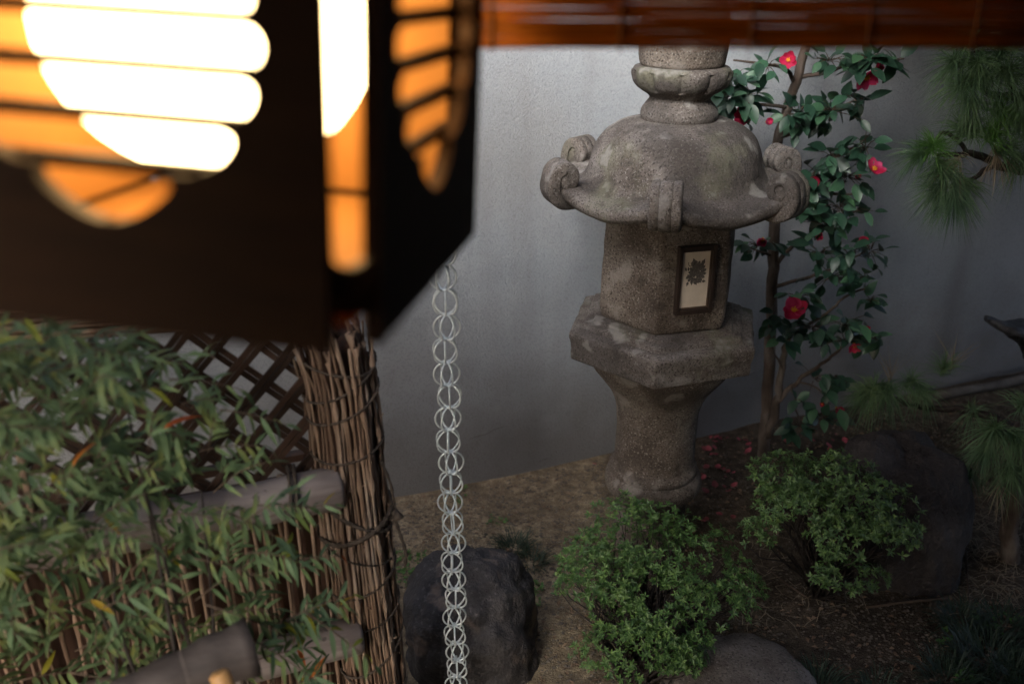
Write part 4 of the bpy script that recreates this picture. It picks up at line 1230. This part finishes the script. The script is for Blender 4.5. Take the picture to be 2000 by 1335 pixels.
# ------------------------------------------------------------------ nandina shrub in the left foreground
nb = Vector((-.62, 1.16, 0))
nd = thing('nandina_shrub', nb, 'feathery nandina shrub with yellow and red leaf tips filling the left foreground', 'shrub')
nr = random.Random(404)
nleafs = [leaf_mesh('leaf', M['nandina_leaf'], .046, .0044, .3, .25, 5), leaf_mesh('leaf', M['nandina_leaf'], .040, .0046, .35, .45, 5), leaf_mesh('leaf', M['nandina_leaf'], .053, .0050, .25, .6, 5)]
stuffm = MB(); rach = MB()
cands = []
def frond(p0, p1, pairs, size, sag=.03):
    mid = (p0 + p1) / 2 + Vector((0, 0, sag))
    pts = []
    for i in range(9):
        t = i / 8
        pts.append(p0 * (1 - t) ** 2 + mid * 2 * t * (1 - t) + p1 * t * t)
    rach.tube(pts, [.0016 - .0009 * i / 8 for i in range(9)], 4)
    for j in range(pairs):
        t = .22 + .76 * j / max(1, pairs - 1)
        i = min(7, int(t * 8)); f = t * 8 - i
        q = pts[i].lerp(pts[i + 1], f); d = (pts[i + 1] - pts[i]).normalized()
        up = Vector((nr.uniform(-.6, .6), -.35 + nr.uniform(-.4, .4), 1)).normalized()
        sd = d.cross(up).normalized()
        for sgn in ((-1, 1) if j < pairs - 1 else (0,)):
            dd = d * nr.uniform(.45, .8) + sd * sgn * nr.uniform(.7, 1.0) + Vector((0, 0, nr.uniform(-.42, .38)))
            cands.append((q, dd, up, nr.uniform(-.3, .3), size * nr.uniform(.7, 1.15)))
# right-hand fronds that can be told apart
for (a_, b2, Y0, Y1, pr_, sz) in [((520, 1010), (655, 985), 1.38, 1.42, 6, .85), ((560, 1100), (668, 1085), 1.36, 1.4, 5, .9), ((560, 1210), (690, 1160), 1.33, 1.36, 5, .9), ((590, 1190), (735, 1300), 1.3, 1.3, 6, 1.0), ((480, 1240), (620, 1330), 1.26, 1.25, 6, 1.0), ((430, 800), (560, 830), 1.38, 1.42, 5, .9),
                               ((420, 700), (390, 690), 1.36, 1.38, 3, .8), ((330, 740), (470, 760), 1.35, 1.38, 5, .85), ((390, 880), (520, 870), 1.36, 1.4, 6, .9), ((420, 990), (560, 1060), 1.34, 1.36, 6, .9), ((380, 1090), (520, 1130), 1.32, 1.34, 6, .95), ((400, 1180), (560, 1240), 1.28, 1.3, 6, 1.0), ((180, 700), (265, 660), 1.3, 1.34, 5, .9), ((130, 690), (60, 650), 1.25, 1.25, 5, .9)]:
    frond(at(a_[0], a_[1], Y0), at(b2[0], b2[1], Y1), pr_, sz, .01)
def right_edge(py):
    pts = [(640, 240), (690, 370), (760, 480), (830, 545), (900, 500), (960, 590), (1060, 630), (1160, 650), (1335, 700)]
    for (y0, x0), (y1, x1) in zip(pts, pts[1:]):
        if y0 <= py <= y1: return x0 + (x1 - x0) * (py - y0) / (y1 - y0)
    return 200
made = 0
while made < 190:
    py = nr.uniform(650, 1335); xe = right_edge(py)
    px = xe * (nr.random() ** 1.25) - 40
    if px > 300 and nr.random() < .35: continue
    Y = 1.42 - .26 * (1 - max(0, px) / 700) * nr.random()
    p0 = at(px - nr.uniform(20, 90), py + nr.uniform(-10, 60), Y - .02)
    p1 = at(px + nr.uniform(-70, 110), py + nr.uniform(-80, 70), Y + nr.uniform(-.05, .03))
    frond(p0, p1, nr.randint(5, 8), nr.uniform(.75, 1.1), nr.uniform(0, .03))
    made += 1
# canes
for k in range(6):
    top = at(nr.uniform(-20, 420), nr.uniform(720, 1000), nr.uniform(1.32, 1.42))
    b0 = nb + Vector((nr.uniform(-.12, .2), nr.uniform(-.1, .15), 0))
    pts = smoothp([tuple(b0), tuple(b0.lerp(top, .5) + Vector((nr.uniform(-.05, .05), 0, .08))), tuple(top)], 6)
    MB().tube(pts, [.006 - .004 * i / (len(pts) - 1) for i in range(len(pts))], 6).build('cane', M['bark_dark'], nd)
o = rach.build('leaf_stalks', M['twig'], nd); o['kind'] = 'stuff'
# the leaflets that show largest (towards the right, over the fence) are single leaves; the rest is one mass
nr.shuffle(cands)
cands.sort(key=lambda c: -c[4] / c[0].y - (.35 if c[0].x > -.45 else 0))
for i, (q, dd, up, rl, sz) in enumerate(cands):
    m_ = orient(q, dd, up, rl, sz)
    me = nleafs[i % 3]
    if i < 300:
        inst('leaf', me, nd, m_)
    else:
        stuffm.add([m_ @ v.co for v in me.vertices], [tuple(p.vertices) for p in me.polygons])
o = stuffm.build('leaf_mass', M['nandina_stuff'], nd); o['kind'] = 'stuff'

# weathered hollow bamboo and a tan stick in the bottom left corner
sa, sb_ = at(215, 1375, 1.14), at(492, 1262, 1.26)
ax_ = (sb_ - sa).normalized()
pts = [sa + (sb_ - sa) * (i / 12) for i in range(13)]
rad = [.030 + .022 * (i / 12) ** .7 + .003 * sin(i * 1.7) for i in range(13)]
mb = MB(); mb.tube(pts + [pts[-1] + ax_ * .001, pts[-1] - ax_ * .01, pts[-1] - ax_ * .12], rad + [rad[-1] - .008, rad[-1] - .012, rad[-1] - .013], 24)
o = mb.build('bamboo_spout', M['spout'])
tag(o, 'weathered grey hollow bamboo end among the leaves at bottom left', 'bamboo pipe')
sa, sb_ = at(470, 1420, 1.07), at(428, 1316, 1.10)
o = MB().tube([sa, sa.lerp(sb_, .5), sb_, sb_ + (sb_ - sa).normalized() * .004], [.017, .017, .0165, .012], 16).build('bamboo_stick', M['tan_bamboo'])
tag(o, 'tan orange bamboo stick end poking up at the bottom edge', 'bamboo stick')
